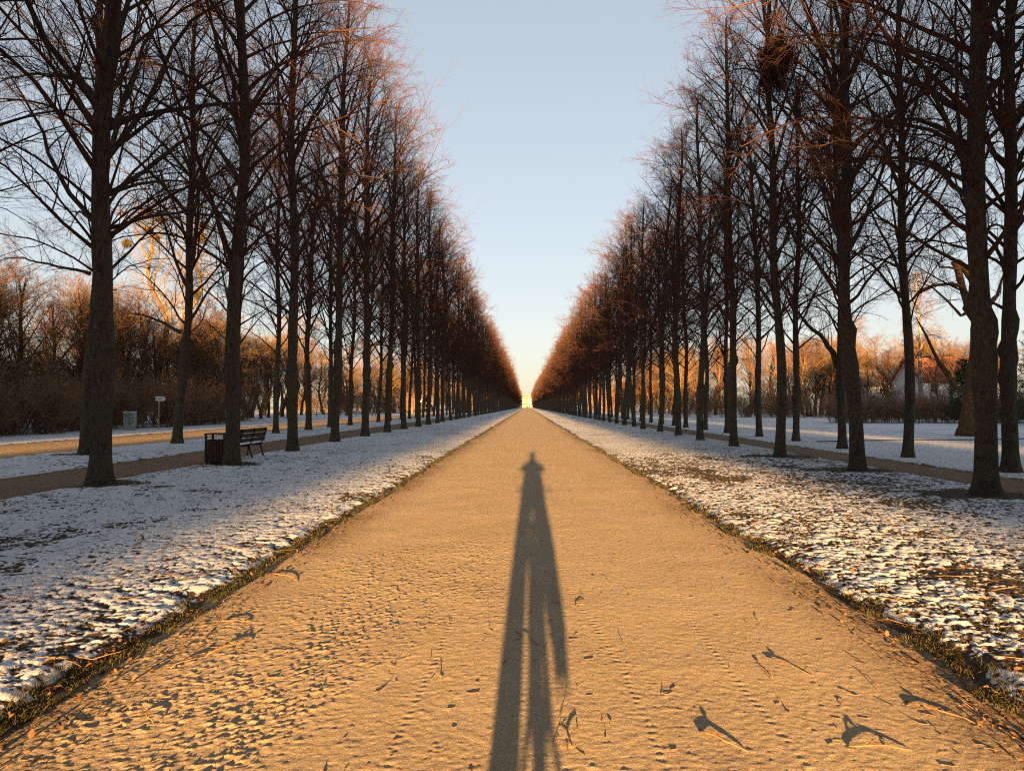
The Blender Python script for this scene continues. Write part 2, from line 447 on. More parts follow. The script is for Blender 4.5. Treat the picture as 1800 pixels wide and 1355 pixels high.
def sweep(P, Rr, n):
    """tubes: P (N,K+1,3), Rr (N,K+1) -> verts, quads"""
    Nn, K1, _ = P.shape
    T = np.empty_like(P); T[:, 1:-1] = P[:, 2:] - P[:, :-2]; T[:, 0] = P[:, 1] - P[:, 0]; T[:, -1] = P[:, -1] - P[:, -2]
    T = unit(T)
    ref = np.where(np.abs(T[:, 0, 2:3]) < 0.75, np.array([[0, 0, 1.0]]), np.array([[1.0, 0.13, 0]]))[:, None, :]
    U = unit(ref - T * (ref * T).sum(-1, keepdims=True)); W = np.cross(T, U)
    a = 2 * math.pi * np.arange(n) / n
    V = P[:, :, None, :] + Rr[:, :, None, None] * (U[:, :, None, :] * np.cos(a)[:, None] + W[:, :, None, :] * np.sin(a)[:, None])
    base = (np.arange(Nn)[:, None, None] * K1 + np.arange(K1 - 1)[None, :, None]) * n
    j = np.arange(n)[None, None, :]; j2 = (np.arange(n) + 1)[None, None, :] % n
    q = np.stack([base + j, base + j2, base + n + j2, base + n + j], -1).reshape(-1, 4)
    return V.reshape(-1, 3), q
def taper(r0, r1, K, p=1.0):
    t = (np.arange(K + 1) / K)[None, :] ** p
    return r0[:, None] * (1 - t) + r1[:, None] * t
def join(parts):
    Vs, qs, off = [], [], 0
    for V, q in parts:
        Vs.append(V); qs.append(q + off); off += len(V)
    return np.concatenate(Vs), np.concatenate(qs)

def trunk_geo(rng, H, r0, sides=18, rings=64, burls=6, lean=0.25, top=0.035, zb=(1.6, 4.2), flare=0.45):
    s = np.linspace(0, 1, rings) ** 1.35
    z = s * H
    ph = rng.random(4) * 6.3
    cx = lean * (0.5 * np.sin(z * 0.35 + ph[0]) + 0.3 * np.sin(z * 0.8 + ph[1])) ; cyy = lean * (0.5 * np.sin(z * 0.31 + ph[2]) + 0.3 * np.sin(z * 0.75 + ph[3]))
    cx -= cx[0]; cyy -= cyy[0]
    r = r0 * (1 - s) ** 0.58 * (1 - top / r0) + top
    th = 2 * math.pi * np.arange(sides) / sides
    m = 1 + 0.05 * (vnoise(np.cos(th)[None, :] * 1.5 + z[:, None] * 1.4 + 50, np.sin(th)[None, :] * 1.5 + z[:, None] * 0.9 + ph[0] * 9, 3) - 0.5) * 2
    lob = 0.6 + 0.4 * np.cos(th * 5 + ph[1])
    m = m + flare * np.exp(-z[:, None] / 0.22) * lob[None, :] + 0.10 * np.exp(-z[:, None] / 0.9)
    for k in range(burls):
        bz = rng.uniform(*zb); bt = rng.uniform(0, 2 * math.pi); am = rng.uniform(0.22, 0.62); w = rng.uniform(0.10, 0.26)
        dt = np.angle(np.exp(1j * (th - bt)))[None, :]
        m = m + am * np.exp(-((z[:, None] - bz) / w) ** 2 - (dt / 0.55) ** 2)
    m = m + 0.15 * np.exp(-((z[:, None] - 2.6) / 0.6) ** 2) + 0.06 * np.sin(z[:, None] * 2.1 + ph[3]) * np.exp(-((z[:, None] - 5) / 4) ** 2)
    X = cx[:, None] + r[:, None] * m * np.cos(th); Y = cyy[:, None] + r[:, None] * m * np.sin(th)
    V = np.stack([X, Y, np.broadcast_to(z[:, None], X.shape)], -1).reshape(-1, 3); V[:sides, 2] -= 0.12
    i = np.arange(rings - 1)[:, None] * sides; j = np.arange(sides)[None, :]; j2 = (j + 1) % sides
    q = np.stack([i + j, i + j2, i + sides + j2, i + sides + j], -1).reshape(-1, 4)
    return V, q, np.stack([cx, cyy, z], -1), r

def make_tree(seed, H=20.0, r0=0.178, nl=56, z0=4.4, detail=2, nbig=10, reach=None, elev=(26, 56), fork=1, twig_r=1.0, n2=11, n3=7, n4=4, burls=7, lean=0.17, flare=0.62):
    """returns dict(trunk=(V,q), limbs=[(V,q)...], crown=(V,q))"""
    rng = np.random.default_rng(seed)
    tV, tq, axis, tr = trunk_geo(rng, H, r0, 18 if detail > 1 else 9, 64 if detail > 1 else 22, burls, lean, flare=flare)
    rx, ry = reach if reach is not None else ([z0, 0.34 * H, 0.5 * H, 0.65 * H, 0.82 * H, H], [3.4, 4.3, 4.4, 3.7, 2.3, 0.7])
    u = (np.arange(nl) + rng.random(nl) * 0.8) / nl
    z = z0 + (H * 0.985 - z0) * u ** 0.92
    p = np.stack([np.interp(z, axis[:, 2], axis[:, k]) for k in range(3)], -1)
    az = np.arange(nl) * 2.399963 + rng.random(nl) * 1.3
    el = np.radians(rng.uniform(*elev, nl) + 16 * u)
    d = np.stack([np.cos(az) * np.cos(el), np.sin(az) * np.cos(el), np.sin(el)], -1)
    L = np.interp(z, rx, ry) * rng.uniform(0.78, 1.04, nl) / np.cos(el * 0.84) * 1.04
    L = np.minimum(L, (H * 1.03 - z) / np.maximum(np.sin(el), 0.3) + 0.6)
    K1 = 9 if detail > 1 else 5
    rl = np.minimum(0.0076 * L ** 1.12 + 0.0065, 0.52 * np.interp(z, axis[:, 2], tr)) * rng.uniform(0.8, 1.25, nl)
    big = rng.random(nl) < 0.16
    rl = np.where(big & (u < 0.5), rl * 1.35, rl); L = np.where(u > 0.4, np.minimum(L, np.interp(z, rx, ry) * 1.45), L)
    trop = np.linspace(0.05, -0.19, K1) * (9 / K1)
    P1 = grow(rng, p, d, L, K1, 0.105, trop)
    R1 = taper(rl, rl * 0.16, K1, 0.85); R1[:, 0] *= 1.35
    if fork:
        # steep secondary leaders that run up beside the trunk
        nf = fork; zf = rng.uniform(5.0, 0.5 * H, nf)
        pf = np.stack([np.interp(zf, axis[:, 2], axis[:, k]) for k in range(3)], -1)
        af = rng.random(nf) * 6.3; ef = np.radians(rng.uniform(66, 76, nf))
        df = np.stack([np.cos(af) * np.cos(ef), np.sin(af) * np.cos(ef), np.sin(ef)], -1)
        Lf = (H - zf) * rng.uniform(0.62, 0.85, nf)
        Pf = grow(rng, pf, df, Lf, K1, 0.04, np.full(K1, 0.03))
        rf = np.interp(zf, axis[:, 2], tr) * rng.uniform(0.30, 0.44, nf)
        Rf = taper(rf, rf * 0.12, K1, 0.9); Rf[:, 0] *= 1.25
        P1 = np.concatenate([P1, Pf]); R1 = np.concatenate([R1, Rf]); L = np.concatenate([L, Lf])
    K2 = 6 if detail > 1 else 3
    p2, d2, r2, t2 = children(rng, P1, R1, n2, 0.16, 0.99, (28, 58), 0.12)
    L2 = np.repeat(L, n2) * (0.62 - 0.36 * t2) * rng.uniform(0.55, 1.25, len(t2)) * (0.8 if True else 1)
    L2 = np.clip(L2, 0.3, 2.6)
    P2 = grow(rng, p2, d2, L2, K2, 0.13 if detail > 1 else 0.16, np.linspace(0.08, -0.10, K2) * (6 / K2))
    q2 = np.minimum(r2 * 0.62, 0.0065 * L2 + 0.0045)
    R2 = taper(q2, np.full_like(q2, 0.0032), K2)
    K3 = 3 if detail > 1 else 2
    p3, d3, r3, t3 = children(rng, P2, R2, n3, 0.12, 1.0, (25, 60), 0.06)
    L3 = np.repeat(L2, n3) * (0.58 - 0.28 * t3) * rng.uniform(0.5, 1.3, len(t3)); L3 = np.clip(L3, 0.14, 1.1)
    P3 = grow(rng, p3, d3, L3, K3, 0.15, np.linspace(0.07, -0.02, K3))
    q3 = np.minimum(r3 * 0.7, 0.0042) * twig_r
    R3 = taper(q3, q3 * 0.5, K3)
    parts2 = [sweep(P2, R2, 4 if detail > 1 else 3), sweep(P3, R3, 3)]
    if n4:
        K4 = 1
        p4, d4, r4, t4 = children(rng, P3, R3, n4, 0.15, 1.0, (25, 62), 0.05)
        L4 = np.clip(np.repeat(L3, n4) * (0.6 - 0.25 * t4) * rng.uniform(0.5, 1.3, len(t4)), 0.08, 0.5)
        P4 = grow(rng, p4, d4, L4, K4, 0.14, np.full(K4, 0.04))
        q4 = np.minimum(r4 * 0.8, 0.0028) * twig_r; R4 = taper(q4, q4 * 0.55, K4)
        parts2.append(sweep(P4, R4, 3))
    order = np.argsort(-R1[:, 0]); bigs = order[:nbig]; rest = order[nbig:]
    s1 = 7 if detail > 1 else 4
    limbs = [sweep(P1[[b]], R1[[b]], s1) for b in bigs]
    if len(rest): parts2.insert(0, sweep(P1[rest], R1[rest], 6 if detail > 1 else 4))
    tips = P2[:, -1]
    return dict(trunk=(tV, tq), limbs=limbs, crown=join(parts2), tips=tips)

def tree_meshes(name, g, bark, twig, limbs=True):
    out = {"trunk": np_mesh(name + "_trunk", g["trunk"][0], [g["trunk"][1]], [bark])}
    if limbs:
        out["limbs"] = [np_mesh(name + "_limb", V, [q], [bark]) for V, q in g["limbs"]]
        out["crown"] = np_mesh(name + "_crown", g["crown"][0], [g["crown"][1]], [twig])
    else:
        V, q = join(g["limbs"] + [g["crown"]]) if g["limbs"] else g["crown"]
        out["crown"] = np_mesh(name + "_crown", V, [q], [twig])
    return out
def place_tree(kind, ms, x, y, rz, sc, label, group, cat="tree", z=0.0):
    e = empty(kind, (x, y, z), rz, sc); setp(e, label, cat, group)
    link("trunk", ms["trunk"], e)
    for lm in ms.get("limbs", ()): link("limb", lm, e)
    link("crown", ms["crown"], e)
    return e

HI = [tree_meshes("lime_hi", make_tree(100 + i, nbig=12, fork=(1, 0, 2, 1)[i]), M_bark, M_twig) for i in range(4)]
LO = [tree_meshes("lime_lo", make_tree(200 + i, nl=40, detail=1, n2=8, n3=6, n4=3, nbig=0, twig_r=2.2), M_bark, M_twig, False) for i in range(3)]

ORD = ["first", "second", "third", "fourth", "fifth", "sixth", "seventh", "eighth", "ninth", "tenth", "eleventh", "twelfth"]
special = {
    ("LI", 1): "bare lime tree with knobbly burled trunk, nearest trunk left of the path in the snow",
    ("LI", 2): "bare lime tree rising beside the wooden bin and the park bench",
    ("LI", 3): "bare lime tree just past the park bench, inner left row",
    ("RI", 1): "thickest bare lime tree, nearest trunk right of the path",
    ("LO", 2): "bare lime tree between the dirt path and left road, just behind the nearest burled trunk",
    ("LO", 3): "bare lime tree in the left outer row in front of the arrow signpost",
    ("RO", 1): "bare lime tree close behind the thickest right trunk, across the dirt path",
}
rows = [("LI", row_LI, "inner left row", "lime trees of the inner left row", 1.0),
        ("RI", row_RI, "inner right row", "lime trees of the inner right row", 0.84),
        ("LO", row_LO, "left outer row by the road", "lime trees of the outer left row", 0.98),
        ("RO", row_RO, "right outer row by the lawn", "lime trees of the outer right row", 0.85)]
rnd = random.Random(9)
ROWTREES = {}
for code, rw, words_, grp, scale in rows:
    vis = 0
    for i, (x, y) in enumerate(rw):
        if (code, i) in special: lab = special[(code, i)]
        elif i == 0 or (code == "LO" and i == 1): lab = f"bare lime tree reaching in from outside the frame, {words_}"
        elif i < 12: lab = f"bare lime tree, {ORD[i]} from the camera in the {words_}"
        elif y < 130: lab = f"bare lime tree midway along the {words_}"
        else: lab = f"far bare lime tree merging into the dark {words_}"
        if code == "LO" and i == 0: lab = "bare lime tree hidden outside the frame, very first of the left outer row"
        sc = scale * rnd.uniform(0.95, 1.05)
        ms = HI[1] if (code, i) == ("LI", 1) else HI[(i * 3 + rnd.randrange(2) + len(code) * (code[0] == "R") + (code[1] == "O") * 2) % 4] if y < 62 else LO[rnd.randrange(3)]
        t = place_tree("lime_tree", ms, x, y, rnd.uniform(0, 6.28), sc, lab, grp)
        ROWTREES[(code, i)] = t
        g_ = rnd.uniform(0.88, 1.12) * (1.30 if (code, i) == ("RI", 1) else 1.16 if (code, i) == ("LI", 1) else 1.0)          # girth differs from tree to tree
        t.scale = (sc * g_, sc * g_, sc) if i < 3 else (sc * (0.5 + 0.5 * g_), sc * (0.5 + 0.5 * g_), sc)
        w_ = R(0.4 if i < 3 else 1.2); t.rotation_euler.x = rnd.gauss(0, w_); t.rotation_euler.y = rnd.gauss(0, w_)

# long low limbs that stand out in the photograph, each with its own twigs
def standout_limb(key, pts, Z, r0, seed, toward=0.0):
    t = ROWTREES[key]; rng = np.random.default_rng(seed)
    P = [Vector(((a - 926) * Z / 1250, Z + toward * k, 1.6 + (714 - b_) * Z / 1250)) for k, (a, b_) in enumerate(pts)]
    out = []
    for k in range(len(P) - 1):
        for j in range(3):
            u = j / 3; p0 = P[max(k - 1, 0)]; p3 = P[min(k + 2, len(P) - 1)]
            a, b_ = P[k], P[k + 1]; m0 = (b_ - p0) * 0.5; m1 = (p3 - a) * 0.5        # smooth curve through the points
            q = a * (2 * u**3 - 3 * u**2 + 1) + m0 * (u**3 - 2 * u**2 + u) + b_ * (-2 * u**3 + 3 * u**2) + m1 * (u**3 - u**2)
            out.append(tuple(q + Vector(rng.normal(0, 0.02, 3))))
    out.append(tuple(P[-1]))
    A = np.array(out)[None]; K = A.shape[1] - 1
    L = np.linalg.norm(np.diff(A[0], axis=0), axis=1).sum()
    RR = taper(np.array([r0]), np.array([0.008]), K, 0.9); RR[:, 0] *= 1.3
    V, q = sweep(A, RR, 8)
    inv = t.matrix_basis.inverted()
    lo = link("limb", np_mesh("limb", V, [q], [M_bark]), t); lo.matrix_parent_inverse = inv
    p2, d2, r2, t2 = children(rng, A, RR, int(8 + L * 4), 0.14, 1.0, (28, 60), 0.15)
    L2 = np.clip(L * (0.42 - 0.2 * t2) * rng.uniform(0.5, 1.2, len(t2)), 0.35, 2.0)
    P2 = grow(rng, p2, d2, L2, 6, 0.12, np.linspace(0.08, -0.08, 6)); R2 = taper(np.minimum(r2 * 0.6, 0.0065 * L2 + 0.004), np.full(len(L2), 0.003), 6)
    p3, d3, r3, t3 = children(rng, P2, R2, 7, 0.12, 1.0, (25, 60), 0.06)
    L3 = np.clip(np.repeat(L2, 7) * (0.55 - 0.25 * t3), 0.14, 0.9); P3 = grow(rng, p3, d3, L3, 3, 0.15, [0.05, 0, 0]); R3 = taper(np.minimum(r3 * 0.7, 0.004), np.full(len(L3), 0.002), 3)
    p4, d4, r4, t4 = children(rng, P3, R3, 4, 0.15, 1.0, (25, 62), 0.05)
    L4 = np.clip(np.repeat(L3, 4) * 0.45, 0.08, 0.4); P4 = grow(rng, p4, d4, L4, 1, 0.1, [0.0]); R4 = taper(np.full(len(L4), 0.0025), np.full(len(L4), 0.0015), 1)
    V, q = join([sweep(P2, R2, 4), sweep(P3, R3, 3), sweep(P4, R4, 3)])
    link("twigs", np_mesh("limb_twigs", V, [q], [M_twig]), lo)
for key, pts, Z, r0 in (
    (("LI", 1), [(176, 335), (240, 290), (300, 238), (350, 203), (425, 185), (470, 190)], 14.35, 0.055),
    (("LI", 1), [(176, 262), (250, 200), (330, 140), (400, 112), (440, 118)], 14.35, 0.05),
    (("LI", 1), [(172, 398), (260, 374), (330, 368), (390, 384), (440, 410)], 14.35, 0.045),
    (("LI", 1), [(178, 200), (120, 130), (60, 112), (0, 110), (-60, 130)], 14.35, 0.06),
    (("LO", 2), [(146, 478), (100, 466), (50, 455), (0, 446), (-40, 455)], 23.3, 0.06),
    (("LO", 3), [(308, 582), (280, 566), (240, 552), (190, 546), (160, 552)], 30.3, 0.075),
    (("RI", 1), [(1712, 210), (1640, 160), (1560, 118), (1490, 78), (1440, 64), (1395, 58)], 13.0, 0.075),
    (("RI", 1), [(1712, 262), (1650, 222), (1600, 206), (1540, 210), (1495, 226)], 13.0, 0.055),
    (("RI", 1), [(1708, 330), (1640, 288), (1560, 272), (1500, 276), (1450, 292)], 13.0, 0.05),
    (("RO", 3), [(1476, 662), (1462, 620), (1440, 590), (1410, 560), (1390, 520), (1384, 470)], 27.0, 0.13)):
    standout_limb(key, pts, Z, r0, int(pts[1][0]), 0.05)

# ---- the rest of the avenue, past the 300 nearest trees, and its part behind the photographer
def gn_rows(name, tree_ms, lines, label, cat, seed, smin=0.9, smax=1.08, wood=None):
    """one object that repeats its own tree mesh along straight lines: (x, y0, step, count, scale)"""
    V = np.empty(len(tree_ms["trunk"].vertices) * 3, np.float32); tree_ms["trunk"].vertices.foreach_get("co", V)
    bmx = bmesh.new(); bmx.from_mesh(tree_ms["trunk"]); nf = len(bmx.faces); bmx.from_mesh(tree_ms["crown"])
    bmx.faces.ensure_lookup_table()
    for k in range(nf, len(bmx.faces)): bmx.faces[k].material_index = 1
    me = D.meshes.new(name); bmx.to_mesh(me); bmx.free()
    me.materials.append(tree_ms["trunk"].materials[0]); me.materials.append(tree_ms["crown"].materials[0])
    o = link(name, me); setp(o, label, cat, None, "stuff")
    ng = D.node_groups.new(name, 'GeometryNodeTree')
    ng.interface.new_socket("Geometry", in_out='INPUT', socket_type='NodeSocketGeometry')
    ng.interface.new_socket("Geometry", in_out='OUTPUT', socket_type='NodeSocketGeometry')
    n = ng.nodes; L = ng.links.new
    gi = n.new("NodeGroupInput"); go = n.new("NodeGroupOutput")
    g2i = n.new("GeometryNodeGeometryToInstance"); L(gi.outputs[0], g2i.inputs[0])
    jn = n.new("GeometryNodeJoinGeometry")
    for k, (x, y, dx, dy, cnt) in enumerate(lines):
        ml = n.new("GeometryNodeMeshLine"); ml.mode = 'OFFSET'
        ml.inputs["Count"].default_value = cnt
        ml.inputs["Start Location"].default_value = (x, y, 0); ml.inputs["Offset"].default_value = (dx, dy, 0)
        L(ml.outputs[0], jn.inputs[0])
    sp = n.new("GeometryNodeSetPosition"); L(jn.outputs[0], sp.inputs[0])
    rv = n.new("FunctionNodeRandomValue"); rv.data_type = 'FLOAT_VECTOR'
    j = wood or (0.15, 0.25)
    rv.inputs[0].default_value = (-j[0], -j[1], 0); rv.inputs[1].default_value = (j[0], j[1], 0); rv.inputs["Seed"].default_value = seed
    L(rv.outputs[0], sp.inputs["Offset"])
    iop = n.new("GeometryNodeInstanceOnPoints"); L(sp.outputs[0], iop.inputs[0]); L(g2i.outputs[0], iop.inputs["Instance"])
    rr = n.new("FunctionNodeRandomValue"); rr.data_type = 'FLOAT_VECTOR'
    rr.inputs[0].default_value = (0, 0, 0); rr.inputs[1].default_value = (0, 0, 6.283); rr.inputs["Seed"].default_value = seed + 1
    L(rr.outputs[0], iop.inputs["Rotation"])
    rs = n.new("FunctionNodeRandomValue"); rs.data_type = 'FLOAT'
    rs.inputs[2].default_value = smin; rs.inputs[3].default_value = smax; rs.inputs["Seed"].default_value = seed + 2
    L(rs.outputs[1], iop.inputs["Scale"])
    L(iop.outputs[0], go.inputs[0])
    md = o.modifiers.new("rows", 'NODES'); md.node_group = ng
    return o
far_lines = [(LIN, row_LI[-1][1] + 5.9, 0, 5.9, 73), (LOUT, row_LO[-1][1] + 5.9, 0, 5.9, 73),
             (RIN, row_RI[-1][1] + 5.28, 0, 5.28, 81), (ROUT, row_RO[-1][1] + 5.28, 0, 5.28, 81)]
LF = tree_meshes("lime_far", make_tree(220, nl=40, detail=1, n2=8, n3=7, n4=0, nbig=0, twig_r=3.0), M_bark, M_twig, False)
gn_rows("distant_avenue_trees", LF, far_lines, "distant end of the bare lime avenue closing towards the yellow palace", "trees", 5, 0.88, 1.0)
back_lines = [(LIN, 2.4, 0, -5.9, 36), (LOUT, 5.6, 0, -5.9, 36), (RIN, 2.2, 0, -5.28, 40), (ROUT, 6.8, 0, -5.28, 40)]
LB = tree_meshes('lime_back', make_tree(210, nl=46, detail=1, n2=9, n3=6, n4=3, nbig=0, twig_r=3.2), M_bark, M_twig, False)
gn_rows("avenue_trees_behind", LB, back_lines, "bare lime avenue continuing behind the photographer, outside the picture", "trees", 15, 0.9, 1.04)

# ------------------------------------------------------------------ park trees and shrubs
PARK = [tree_meshes("park", make_tree(300 + i, H=12, r0=0.24, nl=26, z0=1.8, detail=1, n2=9, n3=6, n4=4, nbig=0, twig_r=2.0, burls=2, lean=0.7,
        reach=([1.8, 4, 7, 10, 12], [3.6, 4.6, 4.4, 3.2, 1.2]), elev=(30, 60)), M_bark_park, tw, False) for i, tw in enumerate((M_twig_tawny, M_twig_red, M_twig_red))]
TALL = tree_meshes("tall", make_tree(320, H=23, r0=0.34, nl=26, z0=9.5, detail=1, n2=9, n3=5, n4=3, nbig=0, twig_r=2.2, burls=1, lean=1.6,
        reach=([9, 14, 19, 23], [3.2, 4.6, 4.0, 1.5]), elev=(35, 65)), M_bark_park, M_twig_tawny, False)
def make_shrub(seed, H=3.4, stems=26, spread=1.5, n2=8, n3=6, tr=2.2):
    rng = np.random.default_rng(seed)
    a = rng.random(stems) * 6.283; r = 0.5 * np.sqrt(rng.random(stems))
    p = np.stack([np.cos(a) * r, np.sin(a) * r, np.zeros(stems) - 0.05], -1)
    el = np.radians(rng.uniform(48, 86, stems)); a2 = a + rng.normal(0, 0.5, stems)
    d = np.stack([np.cos(a2) * np.cos(el), np.sin(a2) * np.cos(el), np.sin(el)], -1)
    L = H * rng.uniform(0.65, 1.15, stems)
    P1 = grow(rng, p, d, L, 5, 0.10, np.linspace(0.06, -0.10, 5)); R1 = taper(rng.uniform(0.012, 0.028, stems), np.full(stems, 0.005), 5)
    p2, d2, r2, t2 = children(rng, P1, R1, n2, 0.1, 1.0, (22, 55), 0.1)
    L2 = np.repeat(L, n2) * (0.5 - 0.25 * t2) * rng.uniform(0.5, 1.2, len(t2)); P2 = grow(rng, p2, d2, L2, 3, 0.15, [0.05, 0, -0.05]); R2 = taper(np.full(len(t2), 0.007), np.full(len(t2), 0.004), 3)
    p3, d3, r3, t3 = children(rng, P2, R2, n3, 0.1, 1.0, (25, 60), 0.05)
    L3 = np.clip(np.repeat(L2, n3) * (0.5 - 0.2 * t3), 0.12, 0.6); P3 = grow(rng, p3, d3, L3, 1, 0.15, [0]); R3 = taper(np.full(len(t3), 0.0035 * tr), np.full(len(t3), 0.002 * tr), 1)
    return sweep(P1, R1, 4), join([sweep(P2, R2, 3), sweep(P3, R3, 3)])
SHRUB = []
for i in range(3):
    st, tw = make_shrub(400 + i)
    SHRUB.append({"stems": np_mesh("shrub_stems", st[0], [st[1]], [M_twig_shrub]), "crown": np_mesh("shrub_crown", tw[0], [tw[1]], [M_twig_shrub])})
def place_shrub(x, y, sc, label, group):
    e = empty("bare_shrub", (x, y, 0), rnd.uniform(0, 6.28), sc); setp(e, label, "shrub", group)
    m = SHRUB[rnd.randrange(3)]
    link("stems", m["stems"], e); link("crown", m["crown"], e)
    return e
# left thicket beyond the road
for i in range(34):
    y = 26 + i * 1.2 + rnd.uniform(-0.4, 0.4); x = -27.3 - rnd.uniform(0, 1.6) - (0.9 if 42 < y < 52 else 0)
    place_shrub(x, y, rnd.uniform(0.75, 1.15), "dense brown leafless shrub at the front of the left thicket", "shrubs along the left road")
for i in range(44):
    y = 24 + i * 1.25 + rnd.uniform(-0.5, 0.5); x = -31.0 - rnd.uniform(0, 6)
    place_shrub(x, y, rnd.uniform(1.2, 1.9), "tall leafless shrub deep in the left thicket behind the front shrubs", "shrubs deep in the left thicket")
for i in range(44):
    t = rnd.random(); y = 30 + 75 * t; x = -30.5 - rnd.uniform(0, 16) * (0.5 + 0.6 * t)
    place_tree("park_tree", PARK[rnd.choice((0, 1, 1, 2))], x, y, rnd.uniform(0, 6.28), rnd.uniform(0.68, 0.92), "bare bushy tree with tawny twigs in the left thicket", "bare bushy trees in the left thicket")
for i in range(46):
    t = rnd.random(); y = 62 + 190 * t; x = -29 - rnd.uniform(0, 1) * (10 + 26 * t) - (6 if y < 100 else 0)
    place_tree("park_tree", PARK[rnd.choice((0, 1, 1, 2))], x, y, rnd.uniform(0, 6.28), rnd.uniform(0.8, 1.15), "bare brown tree seen between the left trunks beyond the road", "bare trees seen between the left trunks")
golden = place_tree("park_tree", PARK[0], -32.0, 43.5, 0.6, 0.80, "broad tree with golden sunlit branches at the far left edge", None)
for (x, y, k, s) in [(-36, 36, 1, 1.0), (-41, 47, 0, 0.95), (-33.5, 54, 1, 0.85), (-47, 56, 2, 1.05), (-38, 62, 0, 0.9), (-31, 66, 1, 0.75), (-45, 71, 2, 1.0), (-35.5, 78, 0, 0.85),
                     (-52, 82, 1, 1.1), (-41, 88, 2, 0.9), (-31, 92, 1, 0.85), (-48, 99, 0, 1.0), (-36, 104, 1, 0.95), (-57, 108, 2, 1.2), (-43, 116, 0, 1.0), (-30, 118, 2, 0.9),
                     (-52, 126, 1, 1.15), (-36, 134, 1, 1.0), (-29, 145, 0, 0.95), (-46, 148, 2, 1.2), (-60, 66, 1, 1.1), (-64, 92, 2, 1.2), (-33, 165, 1, 1.0), (-28, 185, 2, 1.0), (-38, 200, 1, 1.1), (-30, 225, 2, 1.0), (-29, 260, 1, 1.0)]:
    place_tree("park_tree", PARK[k], x, y, rnd.uniform(0, 6.28), s, "bare park tree with tawny sunlit twigs beyond the left road", "bare park trees beyond the left road")
for i in range(32):
    place_shrub(-25.5 - i * 1.2 + rnd.uniform(-0.5, 0.5), 150 + rnd.uniform(0, 40) + i * 0.8, rnd.uniform(1.2, 1.9), "distant brown shrub closing the view between the left trunks", "distant shrubs between the left trunks")
for i in range(34):
    place_shrub(20.5 + i * 1.3 + rnd.uniform(-0.5, 0.5), 200 - i * 2.2 + rnd.uniform(0, 25), rnd.uniform(1.2, 1.9), "distant brown shrub under the trees across the right lawn", "distant shrubs across the right lawn")
t1 = place_tree("park_tree", TALL, -41.5, 76, 1.1, 1.0, "tall tree with leaning orange trunk and mistletoe, left of its twin", None)
t2 = place_tree("park_tree", TALL, -36.5, 79, 3.9, 0.93, "tall tree with forked orange trunk and mistletoe, right of its twin", None)
# hawthorn-like shrubs around the cabinet and sign
# right side: far trees over the lawn
for (x, y, k, s) in [(38, 108, 1, 0.85), (44, 118, 2, 0.75), (33, 125, 1, 1.05), (47, 98, 0, 0.62), (52, 104, 1, 0.66), (29, 140, 2, 0.8), (36, 150, 1, 0.9), (25, 165, 2, 0.9), (44, 140, 1, 0.95), (56, 125, 2, 0.9),
                     (62, 118, 1, 0.8), (70, 110, 2, 0.9), (78, 104, 1, 1.0), (30, 190, 1, 1.0), (24, 215, 2, 1.0), (22, 260, 1, 1.0), (85, 96, 2, 1.0), (60, 96, 0, 0.55), (26, 330, 1, 1.1), (34, 240, 2, 1.0)]:
    place_tree("park_tree", PARK[k], x, y, rnd.uniform(0, 6.28), s, "bare russet tree on the far side of the snowy lawn", "bare trees across the right lawn")
for i in range(74):
    t = rnd.random(); x = 24 + 55 * t + rnd.uniform(-2, 2); y = 112 - 0.30 * (x - 24) + rnd.uniform(0, 45) + (60 * rnd.random() if x < 36 else 0)
    if 50 < x < 70 and y < 114: y += 18
    place_tree("park_tree", PARK[rnd.choice((1, 2, 2, 0))], x, y, rnd.uniform(0, 6.28), rnd.uniform(0.74, 1.10), "bushy bare brown tree in the mass closing the right lawn", "bushy bare trees closing the right lawn")
for (x, y, k, sc_) in ((52.5, 92, 1, 0.62), (56.0, 95, 2, 0.70), (59.5, 91, 1, 0.60), (63.5, 96, 2, 0.72), (67.0, 92, 1, 0.66), (50.5, 99, 2, 0.75), (61.5, 99, 1, 0.8)):
    place_tree("park_tree", PARK[k], x, y, rnd.uniform(0, 6.28), sc_, "bare bushy tree in front of the houses behind the dark hedge", "bare bushy trees before the houses")
for i in range(40):
    x = 24 + i * 1.4 + rnd.uniform(-0.5, 0.5); y = 106 - 0.35 * (x - 24) + rnd.uniform(-2, 2)
    place_shrub(x, y, rnd.uniform(0.8, 1.15), "low russet leafless shrub along the far edge of the right lawn", "shrubs edging the right lawn")

# unseen woods added behind the camera on both sides: they keep the sun off the lawns and the lower thicket
WOOD = tree_meshes('wood', make_tree(330, H=12, r0=0.24, nl=26, z0=1.8, detail=1, n2=9, n3=7, n4=0, nbig=0, twig_r=3.5, burls=1, lean=0.7, reach=([1.8, 4, 7, 10, 12], [3.6, 4.6, 4.4, 3.2, 1.2]), elev=(30, 60)), M_bark_park, M_twig_red, False)
shade_wood_l = [(-27 - 5 * k, -40 - 3 * (k % 2), 0, -7.0, 12) for k in range(9)]
shade_wood_r = [(20.5 + 5 * k, -40 - 3 * (k % 2), 0, -7.0, 12) for k in range(12)]
gn_rows("woodland", WOOD, shade_wood_l, "unseen bare woodland added behind the photographer on the left for its shade", "woodland", 25, 1.0, 1.3, (1.6, 2.0))
gn_rows("woodland", WOOD, shade_wood_r, "unseen bare woodland added behind the photographer on the right for its shade", "woodland", 35, 1.15, 1.5, (1.6, 2.0))
far_wood = [(-24 - 7 * k, 290 + 9 * (k % 3), 0, 14, 34) for k in range(6)] + [(22 + 7 * k, 290 + 9 * (k % 3), 0, 14, 34) for k in range(8)]
gn_rows("far_wood", WOOD, far_wood, "far bare wood on both sides of the avenue reading as one mass", "woodland", 45, 0.9, 1.25, (2, 4))

